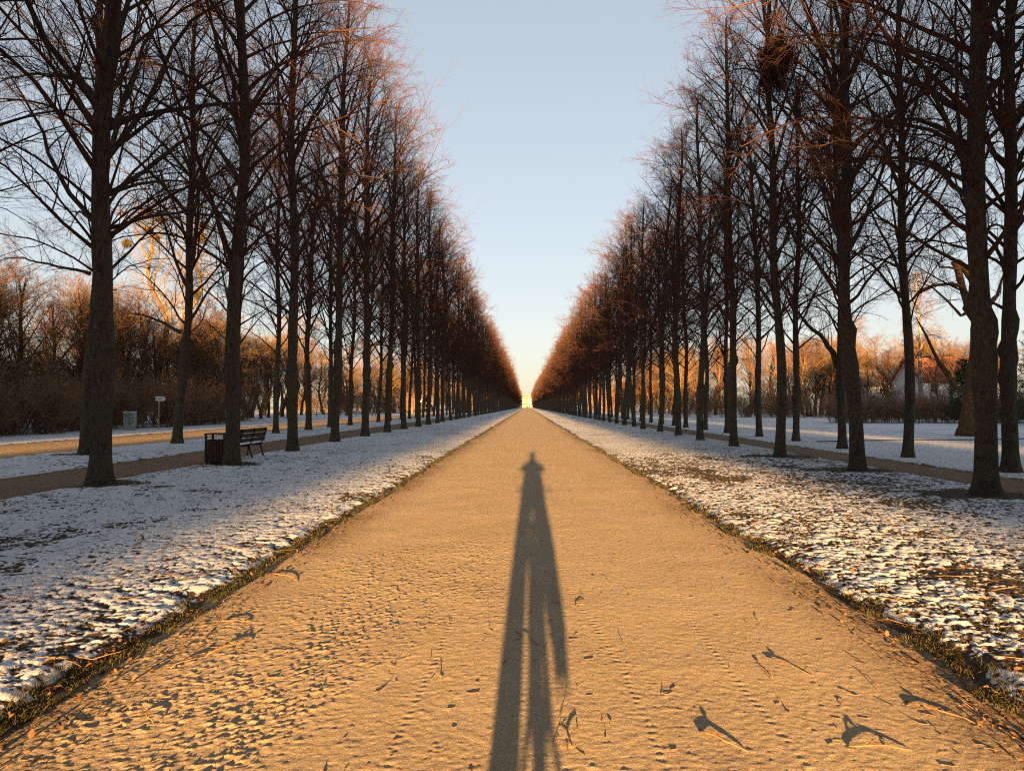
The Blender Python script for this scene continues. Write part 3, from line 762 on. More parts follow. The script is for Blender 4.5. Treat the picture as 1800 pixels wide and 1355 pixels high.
# ------------------------------------------------------------------ birch, evergreen, old broken tree
def scatter_tree(seed, H, r0, nl, z0, L, elev, trop1, n2, l2, trop2, n3, l3, r2, r3):
    """trunk plus limbs whose second and third order sprays may droop"""
    rng = np.random.default_rng(seed)
    tV, tq, axis, tr = trunk_geo(rng, H, r0, 9, 26, 1, 0.3)
    u = (np.arange(nl) + rng.random(nl)) / nl; z = z0 + (H * 0.98 - z0) * u
    p = np.stack([np.interp(z, axis[:, 2], axis[:, k]) for k in range(3)], -1)
    az = np.arange(nl) * 2.399963 + rng.random(nl); el = np.radians(rng.uniform(*elev, nl))
    d = np.stack([np.cos(az) * np.cos(el), np.sin(az) * np.cos(el), np.sin(el)], -1)
    Ls = L(u) * rng.uniform(0.75, 1.2, nl)
    P1 = grow(rng, p, d, Ls, 5, 0.09, trop1); R1 = taper(0.010 * Ls + 0.008, np.full(nl, 0.006), 5)
    p2, d2, rr, t2 = children(rng, P1, R1, n2, 0.1, 1, (25, 65), 0.0)
    P2 = grow(rng, p2, d2, l2 * rng.uniform(0.6, 1.3, len(t2)), 3, 0.1, trop2); R2 = taper(np.full(len(t2), r2), np.full(len(t2), r2 * 0.5), 3)
    p3, d3, rr, t3 = children(rng, P2, R2, n3, 0.1, 1, (25, 60), -0.1)
    P3 = grow(rng, p3, d3, l3 * rng.uniform(0.6, 1.3, len(t3)), 1, 0.1, [0]); R3 = taper(np.full(len(t3), r3), np.full(len(t3), r3 * 0.5), 1)
    return dict(trunk=(tV, tq), limbs=[], crown=join([sweep(P1, R1, 4), sweep(P2, R2, 3), sweep(P3, R3, 3)]))
m, nt, b = newmat("birch_bark", 0.8, 0.2)
bf = noise(nt, 5, 4, 0.7, stretch=(1.5, 1.5, 2.5))
nt.links.new(ramp(nt, bf, [(0.42, (0.04, 0.035, 0.03)), (0.55, (0.26, 0.21, 0.16))]), b.inputs["Base Color"]); M_birch = m
M_needle = simple("dark_needles", (0.030, 0.050, 0.018), 0.8, 0.4, 1.5, 0.2)
birch = tree_meshes("birch", scatter_tree(501, 17, 0.26, 40, 3.5, lambda u: 3.6 * (1 - 0.75 * u), (35, 60), [0.05, 0, -0.12, -0.2, -0.25], 9, 1.6, [-0.25, -0.4, -0.5], 7, 0.55, 0.013, 0.011), M_birch, M_twig_red, False)
place_tree("birch_tree", birch, 48.0, 88.0, 1.0, 1.05, "weeping birch with pale trunk and russet hanging twigs in front of the houses", None)
birch2 = place_tree("birch_tree", birch, 44.0, 96.0, 3.0, 0.8, "smaller pale birch left of the weeping birch, before the grey house", None)
fir = tree_meshes("fir", scatter_tree(502, 11, 0.22, 90, 0.8, lambda u: 3.4 * (1 - 0.85 * u), (-8, 22), [0.0, 0.0, -0.02, 0.05, 0.08], 11, 0.7, [-0.05, -0.05, 0], 7, 0.30, 0.014, 0.022), M_bark_park, M_needle, False)
for (x, y, s_, lab) in ((43.5, 60.0, 1.0, "dark green evergreen tree at the right edge of the lawn"), (47.0, 64.0, 1.1, "taller dark evergreen tree behind the first one at the right edge"), (40.5, 66.5, 0.55, "small dark evergreen bush-like tree by the hedge at the right edge")):
    place_tree("evergreen_tree", fir, x, y, rnd.uniform(0, 6), s_, lab, None)

def img(px, py, Z):            # a point of the place measured in the photograph, at the depth Z where it stands
    return Vector(((px - 926) * Z / 1250, Z, 1.6 + (714 - py) * Z / 1250))
M_old = bark_mat("old_weathered_bark", (0.06, 0.034, 0.018), (0.20, 0.115, 0.055))
old = empty("old_broken_tree", (23.7, 38.5, 0)); setp(old, "old leaning tree with broken-off sunlit top behind the thickest right trunk", "tree")
inv = Matrix.Translation((-23.7, -38.5, 0))
def old_tube(pts, rad, n, Z=38.5, dz=0.0):
    P = [inv @ (img(a, b_, Z) + Vector((0, dz * k, 0))) for k, (a, b_) in enumerate(pts)]
    out, ro = [], []
    rr = random.Random(len(pts) * 7 + int(pts[0][0]))
    for k in range(len(P) - 1):                    # subdivide with a little crookedness
        for j in range(4):
            t = j / 4; q = P[k].lerp(P[k + 1], t); w = (rad[k] * (1 - t) + rad[k + 1] * t)
            out.append(q + Vector((rr.uniform(-1, 1), rr.uniform(-1, 1), 0)) * w * 0.10 * (k + j > 0)); ro.append(w * rr.uniform(0.93, 1.08))
    out.append(P[-1]); ro.append(rad[-1])
    return BM().tube(out, ro, n)
old_tube([(1694, 769), (1694, 752), (1698, 700), (1706, 640), (1712, 560)], [0.78, 0.56, 0.42, 0.36, 0.30], 14).build("trunk", M_old, old, True)
for pts, rad in (([(1712, 562), (1700, 545), (1692, 510), (1684, 470), (1680, 458)], [0.30, 0.24, 0.19, 0.17, 0.14]),
                 ([(1714, 560), (1716, 525), (1706, 490), (1692, 465), (1686, 458)], [0.24, 0.2, 0.18, 0.17, 0.16]),
                 ([(1690, 508), (1670, 500), (1640, 502), (1616, 514), (1606, 530)], [0.10, 0.09, 0.075, 0.05, 0.02]),
                 ([(1681, 476), (1664, 471), (1652, 470), (1650, 460), (1646, 452)], [0.06, 0.055, 0.05, 0.04, 0.015]),
                 ([(1700, 548), (1684, 556), (1664, 530), (1640, 505), (1618, 494)], [0.10, 0.08, 0.06, 0.045, 0.02]),
                 ([(1703, 690), (1690, 688), (1676, 680), (1650, 640), (1630, 590), (1614, 555)], [0.17, 0.15, 0.13, 0.10, 0.07, 0.02]),
                 ([(1660, 656), (1646, 636), (1628, 628), (1604, 630)], [0.06, 0.05, 0.035, 0.015]),
                 ([(1714, 580), (1730, 540), (1750, 520), (1765, 480)], [0.2, 0.16, 0.1, 0.04])):
    old_tube(pts, rad, 7, dz=0.12).build("limb", M_old, old, True)
rng = np.random.default_rng(77)
base = np.array([tuple(inv @ img(a, b_, 38.7)) for a, b_ in [(1616, 514), (1640, 502), (1650, 460), (1618, 494), (1640, 505), (1630, 590), (1650, 640), (1614, 555), (1604, 630), (1628, 628), (1750, 520), (1765, 480), (1664, 530)]])
bp = np.repeat(base, 7, 0); bd = unit(rng.standard_normal(bp.shape) + np.array([-0.4, 0, 0.35]))
P1 = grow(rng, bp, bd, rng.uniform(0.5, 1.5, len(bp)), 4, 0.2, [0.05, 0, -0.05, -0.05]); R1 = taper(np.full(len(bp), 0.014), np.full(len(bp), 0.004), 4)
p2, d2, r2, t2 = children(rng, P1, R1, 6, 0.15, 1, (25, 60), 0.0)
P2 = grow(rng, p2, d2, rng.uniform(0.2, 0.7, len(p2)), 3, 0.18, [0, 0, 0]); R2 = taper(np.full(len(p2), 0.006), np.full(len(p2), 0.003), 3)
Vc, qc = join([sweep(P1, R1, 4), sweep(P2, R2, 3)])
link("crown", np_mesh("old_crown", Vc, [qc], [M_twig]), old)

# ------------------------------------------------------------------ hedge on the right, mistletoe
for i in range(44):
    x = 29.5 + (i // 2) * 0.95 + rnd.uniform(-0.2, 0.2); y = 68 + (i % 2) * 1.3 + rnd.uniform(-0.3, 0.3)
    place_shrub(x, y, rnd.uniform(0.62, 0.78), "clipped-height dark brown shrub in the hedge behind the right lawn", "shrubs of the dark hedge")
def mistletoe_mesh(seed, n=70, r=0.5):
    rng = np.random.default_rng(seed)
    d = unit(rng.standard_normal((n, 3))); p = np.zeros((n, 3)) + d * 0.03
    P1 = grow(rng, p, d, np.full(n, r * 0.6), 3, 0.2, [0, 0, 0]); R1 = taper(np.full(n, 0.014), np.full(n, 0.008), 3)
    p2, d2, rr, t2 = children(rng, P1, R1, 5, 0.45, 1, (20, 60), 0); P2 = grow(rng, p2, d2, rng.uniform(0.4, 0.75, len(p2)) * r, 2, 0.2, [0, -0.05]); R2 = taper(np.full(len(p2), 0.011), np.full(len(p2), 0.006), 2)
    p3, d3, rr, t3 = children(rng, P2, R2, 3, 0.3, 1, (20, 60), 0); P3 = grow(rng, p3, d3, rng.uniform(0.2, 0.4, len(p3)) * r, 1, 0.2, [0]); R3 = taper(np.full(len(p3), 0.014), np.full(len(p3), 0.008), 1)
    return join([sweep(P1, R1, 4), sweep(P2, R2, 3), sweep(P3, R3, 3)])
mv, mq = mistletoe_mesh(5)
me_m = np_mesh("mistletoe", mv, [mq], [M_mistle])
me_d = np_mesh("twig_ball", mv, [mq], [M_twig])
p = img(1370, 98, 21.9)
setp(link("witches_broom", me_d, None, p, 0.3, 1.1), "dense dark ball of twigs high in the right row crowns", "twig ball")
setp(link("witches_broom", me_d, None, img(1362, 140, 21.9), 1.3, 0.75), "smaller tuft hanging below the dense dark ball of twigs", "twig ball")
for (a, b_, s_, w) in ((211, 423, 1.0, "lowest left ball, on the left tall tree"), (249, 400, 0.9, "ball on top of the left tall tree"), (244, 369, 1.0, "highest ball over the left tall tree"), (265, 413, 0.7, "small ball right of the left tall tree's stem"),
                       (351, 391, 0.9, "highest ball on the right tall tree"), (342, 414, 1.2, "largest ball on the right tall tree"), (338, 514, 1.0, "low ball on the right tall tree's trunk"), (273, 381, 0.9, "ball between the two tall trees")):
    setp(link("mistletoe_ball", me_m, None, img(a, b_, 77), rnd.uniform(0, 6), s_), "tawny mistletoe clump, " + w, "mistletoe", "mistletoe in the tall trees")

# ------------------------------------------------------------------ houses and palace
M_white = simple("white_render", (0.62, 0.62, 0.62), 0.8, 0.06, 1.2)
M_greyw = simple("grey_render", (0.34, 0.35, 0.37), 0.8, 0.08, 1.2)
M_roof = simple("red_roof_tiles", (0.11, 0.042, 0.026), 0.8, 0.4, 3)
M_roofg = simple("dark_roof_tiles", (0.10, 0.075, 0.065), 0.8, 0.25, 6)
M_yellow = simple("yellow_stucco", (0.18, 0.125, 0.036), 0.8, 0.06, 0.5)
M_stone = simple("pale_stone_trim", (0.20, 0.165, 0.11), 0.8, 0.08, 1.0)
m, nt, b = newmat("window_glass", 0.15, 0.35); b.inputs["Base Color"].default_value = (0.03, 0.035, 0.04, 1); M_glass = m
M_frame = simple("white_window_frames", (0.7, 0.7, 0.68), 0.5, 0.05, 3)
def house(name, x, y, w, d, he, hr, wall, roofm, label, wins, chimneys=(), overhang=0.4):
    """front faces -y; x is the middle; ridge runs along x"""
    h = empty(name, (x, y, 0)); setp(h, label, "house")
    BM().box((0, d / 2, he / 2 - 0.1), (w, d, he + 0.2)).build("wall", wall, h)
    rb = BM(); ow, od = w / 2 + overhang, overhang
    rb.prism([(-od, he - 0.15), (d / 2, hr), (d + od, he - 0.15), (d + od - 0.1, he - 0.4), (d / 2, hr - 0.35), (-od + 0.1, he - 0.4)], 2 * ow,
             Matrix(((0, 0, 1, -ow), (1, 0, 0, 0), (0, 1, 0, 0), (0, 0, 0, 1))))
    # gable walls closed up to the roof
    roof = rb.build("roof", roofm, h)
    BM().prism([(0.05, he - 0.02), (d / 2, hr - 0.4), (d - 0.05, he - 0.02)], w - 0.06, Matrix(((0, 0, 1, -w / 2 + 0.03), (1, 0, 0, 0), (0, 1, 0, 0), (0, 0, 0, 1)))).build("gable", wall, h)
    for (cx, cyy) in chimneys:
        BM().box((cx, cyy, hr + 0.3), (0.7, 0.7, 2.2)).build("chimney", roofm, h)
    for (wx, wz, ww, wh) in wins:
        fr = BM()
        for sx in (-1, 1): fr.box((wx + sx * (ww / 2), -0.03, wz), (0.10, 0.14, wh + 0.1))
        for sz in (-1, 1): fr.box((wx, -0.03, wz + sz * (wh / 2)), (ww - 0.1, 0.13, 0.10))
        fr.box((wx, -0.02, wz), (0.06, 0.10, wh - 0.1))
        f = fr.build("window", M_frame, h)
        BM().box((wx, -0.005, wz), (ww - 0.08, 0.03, wh - 0.08)).build("pane", M_glass, f)
    return h
house("white_house", 62.5, 103, 11.5, 9, 5.3, 9.0, M_white, M_roof, "white house with red tiled roof behind the hedge on the right", [(-4.2, 1.7, 1.1, 1.5), (-1.6, 1.7, 1.1, 1.5), (1.2, 1.7, 1.1, 1.5), (3.2, 1.9, 0.8, 1.6), (4.6, 1.9, 0.8, 1.6), (-4.2, 4.2, 1.1, 1.3), (-1.6, 4.2, 1.1, 1.3), (1.2, 4.2, 1.1, 1.3), (3.9, 4.2, 1.1, 1.3)], [(4.3, 4.5)])
house("grey_house", 54.0, 112, 6.5, 8, 5.0, 7.6, M_greyw, M_roofg, "pale grey house half hidden by branches, left of the white house", [(-1.8, 1.6, 1.0, 1.4), (1.4, 1.6, 1.0, 1.4), (-1.8, 3.9, 1.0, 1.2), (1.4, 3.9, 1.0, 1.2)], [(-2, 4)])

pal = empty("palace", (0.0, 846, 0)); setp(pal, "far yellow palace closing the end of the avenue", "palace")
BM().box((0, 6, 5.6), (46, 12, 11.4)).build("wall", M_yellow, pal)
BM().box((0, -0.4, 6.2), (15, 1.0, 12.6)).build("projecting_bay", M_yellow, pal)
BM().box((0, 6, 11.6), (47, 13, 0.6)).box((0, -0.5, 12.8), (16, 1.6, 0.5)).build("cornice", M_stone, pal)
BM().prism([(-0.3, 11.9), (3.5, 14.4), (8.5, 14.4), (12.3, 11.9)], 46, Matrix(((0, 0, 1, -23), (1, 0, 0, 0), (0, 1, 0, 0), (0, 0, 0, 1)))).build("roof", M_roofg, pal)
for k in range(9):
    BM().box((-7.2 + 1.8 * k, -0.6, 13.6), (0.45, 0.45, 1.0)).tube([(-7.2 + 1.8 * k, -0.6, 14.1), (-7.2 + 1.8 * k, -0.6, 15.0), (-7.2 + 1.8 * k, -0.6, 15.5)], [0.3, 0.22, 0.12], 6).build("roof_statue", M_stone, pal)
wm = None; gm = None
for (wx, wy) in [(-18, 0), (-14, 0), (-10.5, 0), (-5, -0.9), (-1.7, -0.9), (1.7, -0.9), (5, -0.9), (10.5, 0), (14, 0), (18, 0)]:
    for wz, wh in ((2.4, 2.6), (6.2, 2.6), (9.7, 1.7)):
        if wm is None:
            f = BM().box((0, 0, 0), (1.5, 0.2, 1.0)).build("window", M_stone, pal); wm = f.data
            g_ = BM().box((0, 0, 0), (1.1, 0.1, 0.86)).build("pane", M_glass, f); gm = g_.data
        else:
            f = link("window", wm, pal); g_ = link("pane", gm, f)
        f.location = (wx, wy - 0.06, wz); f.scale = (1, 1, wh); g_.location = (0, -0.08, 0)

# vehicles parked before the palace
M_vwhite = simple("white_car_paint", (0.75, 0.75, 0.76), 0.35, 0.03, 2, 0.5)
M_vblue = simple("blue_car_paint", (0.05, 0.06, 0.14), 0.35, 0.05, 2, 0.5)
M_tyre = simple("tyre_rubber", (0.02, 0.02, 0.02), 0.8)
def vehicle(name, x, y, L, H, outline, paint, label, cat):
    v = empty(name, (x, y, 0)); setp(v, label, cat)
    BM().prism([(a * L, b_ * H) for a, b_ in outline], 1.75, Matrix(((1, 0, 0, 0), (0, 0, 1, -0.875), (0, 1, 0, 0.0), (0, 0, 0, 1)))).build("body", paint, v)
    for wx in (-0.30 * L, 0.31 * L):
        for wy in (-0.80, 0.80):
            BM().tube([(wx, wy - 0.1, 0.32), (wx, wy + 0.1, 0.32)], 0.32, 14).build("wheel", M_tyre, v)
    for a, b_ in ((-0.12, 0.0), (0.10, 0.22)):
        BM().box(((a + (b_ - a) * 0.5) * L - 0.02 * L, -0.885, H * 0.76), (0.16 * L, 0.03, H * 0.24)).build("window", M_glass, v)
    return v
vehicle("white_van", -6.0, 836, 4.8, 2.0, [(-0.5, 0.18), (-0.5, 0.92), (-0.46, 1.0), (0.22, 1.0), (0.36, 0.62), (0.5, 0.5), (0.5, 0.18)], M_vwhite, "white van parked left of the palace front", "van")
vehicle("blue_car", 8.0, 836, 4.4, 1.5, [(-0.5, 0.22), (-0.5, 0.62), (-0.36, 0.68), (-0.22, 1.0), (0.14, 1.0), (0.28, 0.66), (0.5, 0.55), (0.5, 0.22)], M_vblue, "dark blue car parked right of the palace front", "car")

# ------------------------------------------------------------------ people
M_skin = simple("skin", (0.42, 0.26, 0.19), 0.6, 0.06, 8)
M_coat_red = simple("dark_red_coat", (0.055, 0.010, 0.009), 0.85, 0.15, 6)
M_coat = simple("dark_winter_coat", (0.035, 0.037, 0.045), 0.85, 0.2, 6)
M_trouser = simple("dark_trousers", (0.03, 0.03, 0.04), 0.9, 0.2, 6)
M_hair = simple("brown_hair", (0.05, 0.03, 0.02), 0.7, 0.2, 20)
M_boot = simple("black_shoes", (0.02, 0.02, 0.02), 0.6, 0.2, 20)
def skinned(name, verts, edges, rad, mats, matfn, parent, root=0):
    me = D.meshes.new(name); me.from_pydata([v for v in verts], edges, []); ob = D.objects.new(name, me); COL.objects.link(ob)
    md = ob.modifiers.new("skin", 'SKIN'); md.use_smooth_shade = True
    for i, sv in enumerate(me.skin_vertices[0].data):
        r_ = rad[i]; sv.radius = r_ if isinstance(r_, tuple) else (r_, r_); sv.use_root = (i == root)
    ss = ob.modifiers.new("sub", 'SUBSURF'); ss.levels = 2; ss.render_levels = 2
    dg = bpy.context.evaluated_depsgraph_get()
    m2 = D.meshes.new_from_object(ob.evaluated_get(dg)); m2.name = name
    D.objects.remove(ob); D.meshes.remove(me)
    m2.materials.clear()
    for mm in mats: m2.materials.append(mm)
    for pl in m2.polygons: pl.material_index = matfn(pl.center); pl.use_smooth = True
    return link(name, m2, parent)
def add_head(e, c, hair=M_hair, s=1.0):
    """hair cap and face details on a head whose centre is c, facing +y"""
    c = Vector(c)
    b_ = BM(); bmesh.ops.create_uvsphere(b_.b, u_segments=14, v_segments=9, radius=0.103 * s, matrix=Matrix.Translation(c + Vector((0, -0.022, 0.028)) * s) @ Matrix.Diagonal((0.92, 1.05, 1.08, 1)))
    b_.build("hair", hair, e, True)
def walker(name, x, y, rz, coat, label):
    e = empty(name, (x, y, 0), rz); setp(e, label, "person")
    V = [(0, 0, 0.95), (0, -0.01, 1.18), (0, 0, 1.38), (0, 0.01, 1.50), (0, 0.03, 1.60), (0, 0.035, 1.70),
         (-0.19, 0, 1.40), (-0.26, -0.06, 1.14), (-0.25, 0.06, 0.90), (-0.25, 0.09, 0.80),
         (0.19, 0, 1.40), (0.26, 0.07, 1.14), (0.25, 0.16, 0.92), (0.25, 0.19, 0.82),
         (-0.10, 0.02, 0.88), (-0.10, 0.16, 0.50), (-0.10, 0.16, 0.10), (-0.11, 0.32, 0.05),
         (0.10, -0.02, 0.88), (0.10, -0.05, 0.48), (0.10, -0.30, 0.14), (0.11, -0.19, 0.04)]
    E = [(0, 1), (1, 2), (2, 3), (3, 4), (4, 5), (2, 6), (6, 7), (7, 8), (8, 9), (2, 10), (10, 11), (11, 12), (12, 13), (0, 14), (14, 15), (15, 16), (16, 17), (0, 18), (18, 19), (19, 20), (20, 21)]
    Rr = [(0.18, 0.13), (0.17, 0.12), (0.18, 0.12), 0.07, 0.09, 0.10, 0.085, 0.062, 0.05, 0.042, 0.085, 0.062, 0.05, 0.042, 0.10, 0.07, 0.055, 0.04, 0.10, 0.07, 0.055, 0.04]
    skinned("body", V, E, Rr, [coat, M_trouser, M_skin, M_boot], lambda c: 2 if c.z > 1.545 or (abs(c.x) > 0.19 and c.z < 0.86 and c.z > 0.7) else 0 if c.z > 0.84 else 3 if c.z < 0.09 else 1, e)
    add_head(e, (0, 0.035, 1.68))
    return e
walker("person", 0.25, 222, math.pi, M_coat_red, "distant person in dark red coat walking on the sandy path")
walker("person", -25.0, 116, 1.2, M_coat_red, "small distant person in red jacket beyond the left road")

# the photographer astride a bicycle, just behind the lens: only the long shadow on the path is in view
ph = empty("person", (0, 0, 0)); setp(ph, "photographer in dark coat astride a bicycle, casting the long shadow", "person")
V = [(0, -0.34, 1.09), (0, -0.33, 1.22), (0, -0.32, 1.40), (0, -0.30, 1.55), (0, -0.27, 1.66), (0, -0.26, 1.78),
     (-0.18, -0.32, 1.46), (-0.275, -0.20, 1.37), (-0.10, -0.07, 1.54), (-0.075, -0.05, 1.585),
     (0.18, -0.32, 1.46), (0.275, -0.20, 1.37), (0.10, -0.07, 1.54), (0.075, -0.05, 1.585),
     (-0.125, -0.34, 0.90), (-0.135, -0.32, 0.50), (-0.130, -0.36, 0.10), (-0.13, -0.22, 0.05),
     (0.13, -0.34, 0.90), (0.155, -0.20, 0.66), (0.175, -0.32, 0.41), (0.18, -0.20, 0.365)]
E = [(0, 1), (1, 2), (2, 3), (3, 4), (4, 5), (2, 6), (6, 7), (7, 8), (8, 9), (2, 10), (10, 11), (11, 12), (12, 13), (0, 14), (14, 15), (15, 16), (16, 17), (0, 18), (18, 19), (19, 20), (20, 21)]
Rr = [(0.23, 0.13), (0.22, 0.13), (0.22, 0.13), 0.07, 0.09, 0.10, 0.095, 0.075, 0.05, 0.035, 0.095, 0.075, 0.05, 0.035, 0.10, 0.085, 0.068, 0.04, 0.10, 0.105, 0.075, 0.04]
skinned("body", V, E, Rr, [M_coat, M_trouser, M_skin, M_boot], lambda c: 2 if c.z > 1.60 and c.y < -0.15 or (c.y > -0.095 and c.z > 1.5) else 0 if c.z > 0.90 else 3 if (c.x < 0 and c.z < 0.1) or (c.x > 0 and c.z < 0.41) else 1, ph)
add_head(ph, (0, -0.26, 1.77))
for sx in (-1, 1):
    hb = BM()
    for k in range(4):
        z_ = 1.60 - 0.018 * k
        hb.tube([(sx * 0.078, -0.055, z_), (sx * 0.070, -0.028, z_ + 0.004), (sx * 0.050, -0.024, z_ + 0.003), (sx * (0.032 + 0.004 * k), -0.027, z_)], [0.010, 0.009, 0.0085, 0.007], 6)
    hb.tube([(sx * 0.080, -0.065, 1.575), (sx * 0.070, -0.068, 1.60), (sx * 0.052, -0.056, 1.612)], [0.012, 0.010, 0.008], 6)
    hb.build("fingers", M_skin, ph, True)
M_phone = simple("black_phone", (0.02, 0.02, 0.022), 0.3, 0.05, 5, 0.5)
setp(BM().box((0, -0.042, 1.595), (0.15, 0.009, 0.072), None, 0.003).build("phone", M_phone), "black phone held up in both hands by the photographer", "phone")
bk = empty("bicycle", (0.03, 0, 0)); setp(bk, "bicycle under the photographer, rear rack bags added to fill out its shadow", "bicycle")
M_bframe = simple("black_bicycle_frame", (0.03, 0.03, 0.035), 0.4, 0.1, 5, 0.5); M_rim = simple("bicycle_rims", (0.4, 0.4, 0.42), 0.35, 0.05, 5, 0.5, 0.8)
for wy in (-0.92, 0.16):
    w = BM().torus((0, wy, 0.355), 0.325, 0.024).build("wheel", M_tyre, bk, True)
    BM().torus((0, wy, 0.355), 0.298, 0.010).tube([(-0.05, wy, 0.355), (0.05, wy, 0.355)], 0.02, 8).build("rim", M_rim, w, True)
    sp = BM()
    for k in range(16):
        a = k * math.pi / 8; sp.tube([((-1) ** k * 0.025, wy, 0.355), (0, wy + 0.295 * math.cos(a), 0.355 + 0.295 * math.sin(a))], 0.0015, 3)
    sp.build("spokes", M_rim, w)
fb = BM()
for a, b_ in (((0, -0.45, 0.30), (0, -0.60, 0.78)), ((0, -0.45, 0.30), (0, 0.0, 0.72)), ((0, -0.57, 0.64), (0, 0.0, 0.76)), ((0, 0.01, 0.74), (0, -0.03, 0.98)), ((0.04, -0.45, 0.30), (0.05, -0.92, 0.355)), ((-0.04, -0.45, 0.30), (-0.05, -0.92, 0.355)), ((0.03, -0.57, 0.66), (0.05, -0.92, 0.355)), ((-0.03, -0.57, 0.66), (-0.05, -0.92, 0.355)), ((0.05, 0.03, 0.68), (0.05, 0.16, 0.355)), ((-0.05, 0.03, 0.68), (-0.05, 0.16, 0.355))):
    fb.tube([a, b_], 0.018, 8)
fb.tube([(-0.06, 0.02, 0.69), (0.06, 0.02, 0.69)], 0.02, 8)
fb.build("frame", M_bframe, bk, True)
hb = BM().tube([(-0.31, -0.16, 1.04), (-0.24, -0.09, 1.05), (0, -0.03, 1.0), (0.24, -0.09, 1.05), (0.31, -0.16, 1.04)], 0.013, 8).build("handlebar", M_bframe, bk, True)
for sx in (-1, 1): BM().tube([(sx * 0.26, -0.11, 1.05), (sx * 0.32, -0.18, 1.04)], 0.02, 8).build("grip", M_tyre, hb, True)
BM().prism([(-0.08, -0.12), (0.08, -0.12), (0.07, 0.0), (0.02, 0.14), (-0.02, 0.14), (-0.07, 0.0)], 0.05, Matrix.Translation((0, -0.62, 0.76))).build("saddle", M_tyre, bk)
for sx, dz in ((0.10, -0.06), (-0.10, 0.06)): BM().box((sx * 1.4, -0.45 + (0.14 if sx > 0 else -0.14), 0.345 - 0.04 * (sx < 0)), (0.09, 0.08, 0.025)).tube([(sx * 0.6, -0.45, 0.30), (sx * 0.9, -0.45 + (0.14 if sx > 0 else -0.14), 0.25)], 0.012, 6).build("pedal", M_rim, bk)
bs = BM().box((0, -0.86, 0.70), (0.30, 0.36, 0.02))  # unseen rack and bags, added to make the cast shadow solid here
for sx in (-1, 1): bs.box((sx * 0.15, -0.86, 0.655), (0.10, 0.34, 0.09), None, 0.01)
bs.box((0, -1.035, 0.655), (0.20, 0.012, 0.07))
bs.build("shadow_fill_bag", M_bframe, bk)

# ------------------------------------------------------------------ bench, bin, cabinet, signpost, lamp
M_wood = simple("dark_weathered_wood", (0.060, 0.034, 0.022), 0.8, 0.35, 9)
M_iron = simple("black_cast_iron", (0.018, 0.018, 0.02), 0.55, 0.2, 9, 0.4)
M_cap = simple("snow_cap", (0.82, 0.84, 0.87), 0.8, 0.04, 20)
bench = empty("park_bench", (-8.45, 21.55, 0)); setp(bench, "dark wooden park bench with snowy seat facing the left dirt path", "bench")
Lb = 2.2
for k in range(3):
    BM().box((0.10 + 0.035 * k - 0.05, 0, 0.58 + 0.145 * k), (0.03, Lb, 0.115), Matrix.Rotation(R(14), 3, 'Y'), 0.006).build("back_slat", M_wood, bench)
for k in range(4):
    BM().box((-0.08 - 0.115 * k, 0, 0.43), (0.095, Lb, 0.035), None, 0.006).build("seat_slat", M_wood, bench)
for sy in (-1, 0, 1):
    y_ = sy * (Lb / 2 - 0.18)
    BM().tube([(0.10, y_, 0.0), (0.03, y_, 0.22), (-0.02, y_, 0.40)], [0.03, 0.026, 0.028], 8).build("leg", M_iron, bench)
    BM().tube([(-0.45, y_, 0.0), (-0.40, y_, 0.22), (-0.42, y_, 0.40)], [0.03, 0.026, 0.028], 8).build("leg", M_iron, bench)
    BM().tube([(-0.45, y_, 0.40), (-0.2, y_, 0.385), (0.0, y_, 0.40), (0.09, y_, 0.62), (0.175, y_, 0.93)], 0.022, 8).build("side_frame", M_iron, bench)
    if sy: BM().tube([(-0.44, y_, 0.41), (-0.46, y_, 0.60), (-0.30, y_, 0.655), (0.06, y_, 0.64)], 0.02, 8).build("armrest", M_iron, bench)
sb = BM()
for k in range(4): sb.box((-0.08 - 0.115 * k, 0, 0.459), (0.090, Lb - 0.06, 0.018), None, 0.006)
sb.build("snow_layer", M_cap, bench)

binr = empty("litter_bin", (-8.62, 19.75, 0), 0.06); setp(binr, "dark wooden slatted litter bin with open top beside the trunk", "litter bin")
for sx in (-1, 1):
    for sy in (-1, 1): BM().box((sx * 0.25, sy * 0.25, 0.41), (0.05, 0.05, 0.82)).build("post", M_iron, binr)
for k in range(5):
    t = -0.18 + 0.09 * k
    for s_ in (-1, 1):
        BM().box((t, s_ * 0.262, 0.36), (0.078, 0.022, 0.62), None, 0.004).build("slat", M_wood, binr)
        BM().box((s_ * 0.262, t, 0.36), (0.022, 0.078, 0.62), None, 0.004).build("slat", M_wood, binr)
BM().box((0, 0, 0.30), (0.44, 0.44, 0.5)).build("liner", M_iron, binr)
BM().box((0, 0, 0.835), (0.60, 0.60, 0.03), None, 0.008).build("lid", M_wood, binr)
BM().box((0, 0, 0.560), (0.43, 0.43, 0.02)).build("snow_layer", M_cap, binr)

M_cab = simple("grey_cabinet_paint", (0.30, 0.33, 0.31), 0.6, 0.12, 3)
M_graf = simple("green_graffiti", (0.03, 0.14, 0.09), 0.6, 0.2, 6); M_grafd = simple("dark_graffiti", (0.03, 0.035, 0.035), 0.6, 0.2, 6)
cab = empty("utility_cabinet", (-26.1, 46.3, 0), 0.12); setp(cab, "grey graffiti-covered utility cabinet by the left thicket", "utility cabinet")
BM().box((0, 0, 0.13), (0.62, 0.36, 0.26)).build("plinth", M_greyw, cab)
BM().box((0, 0, 0.73), (0.68, 0.40, 0.96), None, 0.01).build("body", M_cab, cab)
BM().box((0, 0, 1.235), (0.74, 0.46, 0.05), None, 0.01).build("cap", M_white, cab)
for sx in (-1, 1): BM().box((sx * 0.165, -0.208, 0.73), (0.315, 0.016, 0.90), None, 0.004).build("door", M_cab, cab)
gf = BM()
